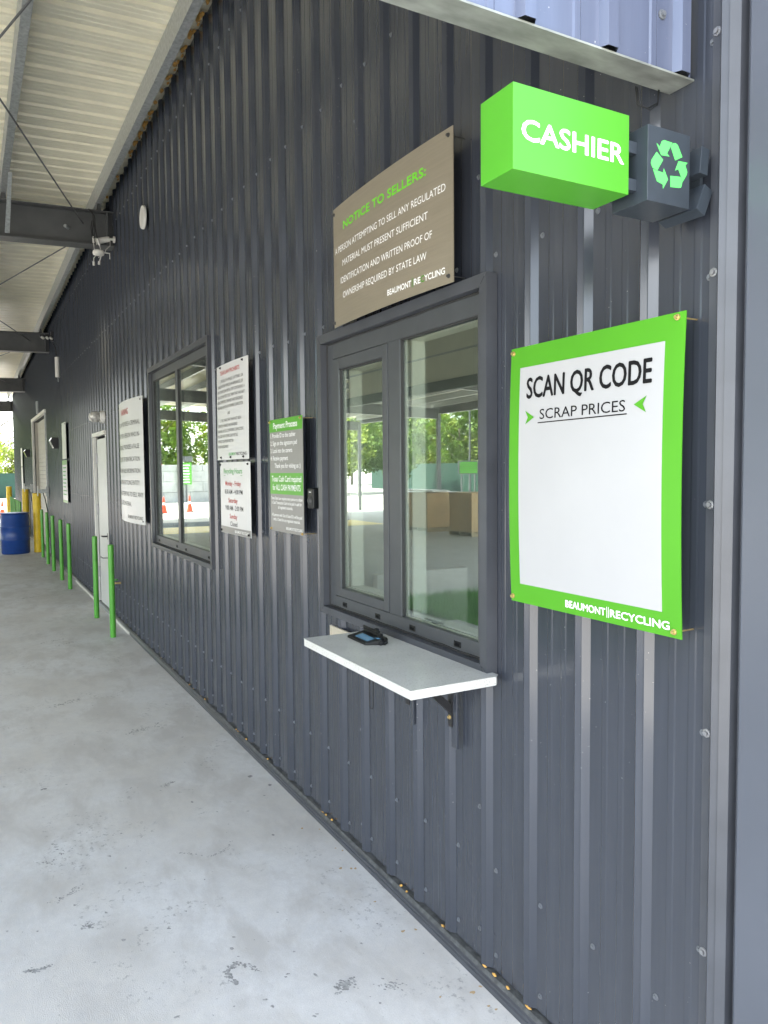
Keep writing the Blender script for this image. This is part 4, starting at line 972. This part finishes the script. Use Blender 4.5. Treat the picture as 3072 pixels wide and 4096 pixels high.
# emergency fixture at the second rafter end
S = thing('twin_flood_lamp', 'dark bracket with two small white lamp heads at the second beam end', 'lamp', (-15.6, 1.49, 4.36))
box('bracket', M_blkm, -15.66, -15.6, 1.47, 1.512, 4.22, 4.40, S, .003); box('bracket_arm', M_blkm, -15.66, -15.62, 1.28, 1.4695, 4.29, 4.33, S, .003)
for yy in (1.31, 1.39, 1.455): MB().tube([(-15.60, yy, 4.285), (-15.57, yy + .03, 4.25)], .022, 10).build('lamp_head', M_wpl, S)
S = thing('tube_light', 'white tube light hanging from a cable against the dark wall', 'lamp', (-14.65, 1.47, 3.43))
MB().tube([(-14.68, 1.47, 3.45), (-14.68, 1.47, 3.80)], .038, 12).build('tube_body', M_wpl, S)
MB().tube([(-14.68, 1.47, 3.80), (-14.9, 1.46, 4.02), (-15.5, 1.46, 4.22)], .008, 6).build('cord', M_rubber, S)
MB().tube([(-14.68, 1.47, 3.45), (-14.66, 1.47, 3.38), (-14.60, 1.475, 3.36), (-14.58, 1.475, 3.42)], .004, 6).build('pull_cord', M_galv, S)
# globe lamp over the door
S = thing('globe_wall_lamp', 'clear glass jelly-jar lamp above the pale door', 'lamp', (-9.95, 1.51, 2.45))
MB().lathe([(.075, 0), (.075, -.04), (.06, -.06)], (-9.95, 1.515, 2.45), 18, 'y').build('lamp_base', M_wpl, S)
MB().lathe([(.055, -.0605), (.068, -.08), (.066, -.14), (.045, -.175), (.001, -.185)], (-9.95, 1.515, 2.45), 18, 'y').build('lamp_globe', M_lens, S)
for i, (x_, z_, l_) in enumerate(((-15.5, 2.32, 'black wall pack lamp right of the roll-up door'), (-22.8, 2.29, 'black wall pack lamp left of the roll-up door'))):
    S = thing('wall_pack_lamp', l_, 'lamp', (x_, 1.51, z_), 'black wall pack lamps')
    MB().prism([(1.515, z_ - .10), (1.515, z_ + .10), (1.42, z_ + .10), (1.38, z_ + .04), (1.44, z_ - .10)], 'x', x_ - .12, x_ + .12).build('housing', M_blkm, S, .004)
    MB().prism([(1.419, z_ + .099), (1.379, z_ + .04), (1.4395, z_ - .099), (1.434, z_ - .099), (1.372, z_ + .04), (1.412, z_ + .099)], 'x', x_ - .09, x_ + .125).build('lens', M_lens, S)
for x_, l_ in ((-17.55, 'grey arm with white reader plate right of the roll-up door'), (-21.75, 'grey arm with white reader plate left of the roll-up door')):
    S = thing('reader_arm', l_, 'card reader', (x_, 1.51, 1.3))
    box('reader_plate', M_wpl, x_ - .04, x_ + .03, 1.29, 1.31, 1.28, 1.49, S, .004); box('arm_box', M_galv, x_ - .03, x_ + .03, 1.3105, 1.45, 1.34, 1.42, S, .004); box('wall_plate', M_galv, x_ - .05, x_ + .05, 1.4505, 1.512, 1.27, 1.47, S, .004)
    MB().tube([(x_, 1.40, 1.34), (x_, 1.44, 1.2), (x_, 1.48, .95), (x_, 1.49, .4)], .010, 6).build('cable', M_rubber, S)
# spigot
S = thing('wall_spigot', 'brass hose tap with green handle low on the wall behind the nearest green bollard', 'tap', (-9.10, 1.51, .5))
MB().tube([(-9.10, 1.515, .50), (-9.10, 1.44, .50), (-9.10, 1.42, .46)], .012, 8).build('spout', M_brass, S)
MB().lathe([(.03, .0), (.032, .006), (.03, .012)], (-9.10, 1.455, .535), 8).build('handle', M_greenp, S)

# ---------------------------------------------------------------- yard: boxes, fence, wall, sign, trees
def pallet_box(loc, label, w_=1.05, d_=1.0, h_=1.08, dark=False):
    S = thing('pallet_box', label, 'box', loc, 'cardboard bulk boxes on pallets'); X, Y_, Z = loc
    for i in range(5): box('deck_board', M_wood, X - .55, X + .55, Y_ - .5 + i * .225, Y_ - .5 + i * .225 + .1, Z + .10, Z + .12, S)
    for i in range(3): box('stringer', M_wood, X - .55 + i * .52, X - .55 + i * .52 + .05, Y_ - .5, Y_ + .5, Z, Z + .099, S)
    box('carton', M_blkm if dark else M_card, X - w_ / 2, X + w_ / 2, Y_ - d_ / 2, Y_ + d_ / 2, Z + .121, Z + h_, S, .006)
    for s_ in (-1, 1): box('flap', M_card, X - w_ / 2 + .01, X + w_ / 2 - .01, Y_ + s_ * (d_ / 2 + .02) - .004, Y_ + s_ * (d_ / 2 + .02) + .004, Z + h_ - .3, Z + h_ - .01, S)
    return S
pallet_box((-19.0, -8.9, -.03), 'brown cardboard bulk box on a pallet, left of two mirrored in the cashier window', h_=1.12)
pallet_box((-17.1, -9.1, -.03), 'brown cardboard bulk box on a pallet, at the right edge of the cashier window reflection', h_=1.16)
pallet_box((-20.4, -9.4, -.03), 'black crate on a pallet, left of the mirrored cardboard boxes', dark=True, h_=1.05)
box_l = box('corrugated_sheet_stack', M_wpl, -20.6, -18.2, -9.0, -8.4, 1.125, 1.17); tag(box_l, 'white flat sheet lying across the tops of the pallet boxes', 'sheet')
# windscreen fence along the yard
S = thing('windscreen_fence', 'long fence with dark green privacy screen behind the yard', 'fence', (-40, -30, 0))
X = -12.0
while X > -62:
    box('screen_panel', M_screen, X - 2.98, X, -30.01, -30.0, .02, 2.2, S); MB().tube([(X - 2.99, -30.05, -.03), (X - 2.99, -30.05, 2.25)], .035, 8).build('post', M_beam, S); X -= 3.0
S = thing('windscreen_fence', 'green screened fence at the open far end of the walkway', 'fence', (-58, 3, 0))
Y_ = -3.0
while Y_ < 12: box('screen_panel', M_screen, -58.01, -58.0, Y_, Y_ + 2.98, .0, 1.72, S); MB().tube([(-58.05, Y_ - .01, -.03), (-58.05, Y_ - .01, 1.78)], .035, 8).build('post', M_beam, S); Y_ += 3
# big interlocking blocks
S = thing('block_wall', 'low retaining wall of large pale concrete blocks across the yard', 'wall', (-44, -8, 0))
for r_ in range(4):
    hh = .60 if r_ < 3 else .36
    for c_ in range(9):
        y0 = -14.5 + c_ * 1.5 + (.75 if r_ % 2 else 0) - 1.2; z0 = -.03 + .6 * r_
        box('concrete_block', M_block, -44.7 - .02 * random.random(), -44.0 + .02 * random.random(), y0, y0 + 1.485, z0, z0 + hh - .012, S, .012)
S = thing('price_post_sign', 'green price panel on a dark post in front of the block wall', 'sign', (-43.6, -7.9, 0))
box('post', M_beam, -43.66, -43.58, -7.94, -7.86, -.03, 1.0, S); box('panel', M_sgreen, -43.60, -43.56, -8.2, -7.6, 1.0, 2.25, S, .003)
mbp = MB()
for i in range(7): mbp.box(-43.559, -43.556, -8.1 + .03 * (i % 3), -7.7, 1.1 + i * .16, 1.16 + i * .16)
mbp.build('printed_rows', M_whitel, S); box('head_box', M_beam, -43.7, -43.5, -8.25, -7.55, 2.3, 2.6, S, .01)
S = thing('price_board', 'dark price board with green rows before the green fence', 'sign', (-38.7, -24, 0))
for yy in (-24.5, -23.5): box('post', M_beam, -38.75, -38.68, yy, yy + .07, -.03, 1.5, S)
box('board', M_beam, -38.7, -38.66, -24.7, -23.2, 1.45, 2.25, S)
for i in range(5): box('price_row', M_sgreen, -38.655, -38.64, -24.6, -23.3, 1.5 + i * .14, 1.60 + i * .14, S)
S = thing('light_pole', 'tall thin dark light pole beyond the yard fence', 'light pole', (-45, -28.5, 0))
MB().tube([(-45, -28.5, -.03), (-45, -28.5, 9)], .09, 10, r2=.06).build('pole', M_beam, S); box('lamp_head', M_beam, -45.1, -44.9, -28.5, -27.8, 8.95, 9.08, S)

def tree_parts(seed, h, rad, leaf, nclump, nleaf, size):
    rnd = random.Random(seed); tr = MB(); lf = MB()
    tr.tube([(0, 0, -.05), (rnd.gauss(0, .1), rnd.gauss(0, .1), h * .3), (rnd.gauss(0, .2), rnd.gauss(0, .2), h * .75)], .16, 8, r2=.05)
    for i in range(7):
        a = rnd.uniform(0, 6.28); z = h * rnd.uniform(.22, .55); L_ = rad * rnd.uniform(.5, .9)
        tr.tube([(0, 0, z), (L_ * .5 * math.cos(a), L_ * .5 * math.sin(a), z + L_ * .35), (L_ * math.cos(a), L_ * math.sin(a), z + L_ * .8)], .06, 5, r2=.015)
    for i in range(nclump):
        a = rnd.uniform(0, 6.28); t = rnd.random(); z = h * ((.24 if h > 4 else .1) + (.72 if h > 4 else .85) * t)
        env = rad * (math.sin(math.pi * min(1, (.12 + t * .85))) ** .6) * rnd.uniform(.45, 1.08)
        c = Vector((env * math.cos(a), env * math.sin(a), z + rnd.gauss(0, .3))); cr = rnd.uniform(.35, .85) * rad * .28
        for j in range(nleaf):
            d = Vector((rnd.gauss(0, 1), rnd.gauss(0, 1), rnd.gauss(0, .8))); d.normalize(); p = c + d * cr * rnd.random() ** .4
            u_ = Vector((rnd.gauss(0, 1), rnd.gauss(0, 1), rnd.gauss(0, 1))).normalized(); v_ = u_.orthogonal().normalized(); s_ = size * rnd.uniform(.5, 1.2)
            lf.add([p - u_ * s_ * .5, p + v_ * s_ * .3, p + u_ * s_ * .5, p - v_ * s_ * .3], [(0, 1, 2, 3)])
    return tr, lf
protos = []
def tree(loc, v, sc_, rot, label, group):
    while len(protos) <= v: protos.append(None)
    if protos[v] is None:
        spec = [(11, 8.5, 3.6, 0, 115, 60, .36), (12, 7.2, 3.9, 1, 110, 60, .36), (13, 9.5, 3.3, 0, 105, 55, .34), (14, 3.4, 3.0, 1, 60, 60, .24), (15, 8.0, 3.2, 1, 30, 26, .26)][v]
        t_, l_ = tree_parts(*spec); S = thing('tree', label, 'tree', (0, 0, 0), group)
        t_.build('trunk', M_bark, S); l_.build('crown', M_leaf[spec[3]], S); protos[v] = S; o = S
    else: o = dup_tree(protos[v], loc, label)
    o.location = loc; o.scale = (sc_,) * 3; o.rotation_euler = (0, 0, rot)
    if group: o['group'] = group
    return o
G1 = 'leafy trees in the row behind the yard fence'
x_ = -14.0; i = 0
while x_ > -84:
    tree((x_, -35 - random.uniform(0, 3) - (3 if i % 2 else 0), 0), i % 3, random.uniform(.85, 1.12), random.uniform(0, 6), 'leafy green tree in the row behind the yard fence', G1); x_ -= 3.1; i += 1
G2 = 'leafy trees behind the concrete block wall'
for i in range(9):
    tree((-50 - 3 * (i % 2) - random.random() * 2, -1.5 - i * 3.0, 0), (i + 1) % 3, random.uniform(.75, 1.0), random.uniform(0, 6), 'leafy green tree behind the concrete block wall', G2)
G3 = 'bushy yellow-green trees beyond the far fence'
for i in range(5): tree((-63 - 2 * (i % 2), -1 + i * 2.6, 0), 3, 1.0 + .1 * (i % 2), i * 1.3, 'bushy yellow-green tree beyond the far fence', G3)
tree((-68, 2.2, 0), 4, 1.25, .4, 'tall sparse tree rising behind the yellow-green bushes', None)
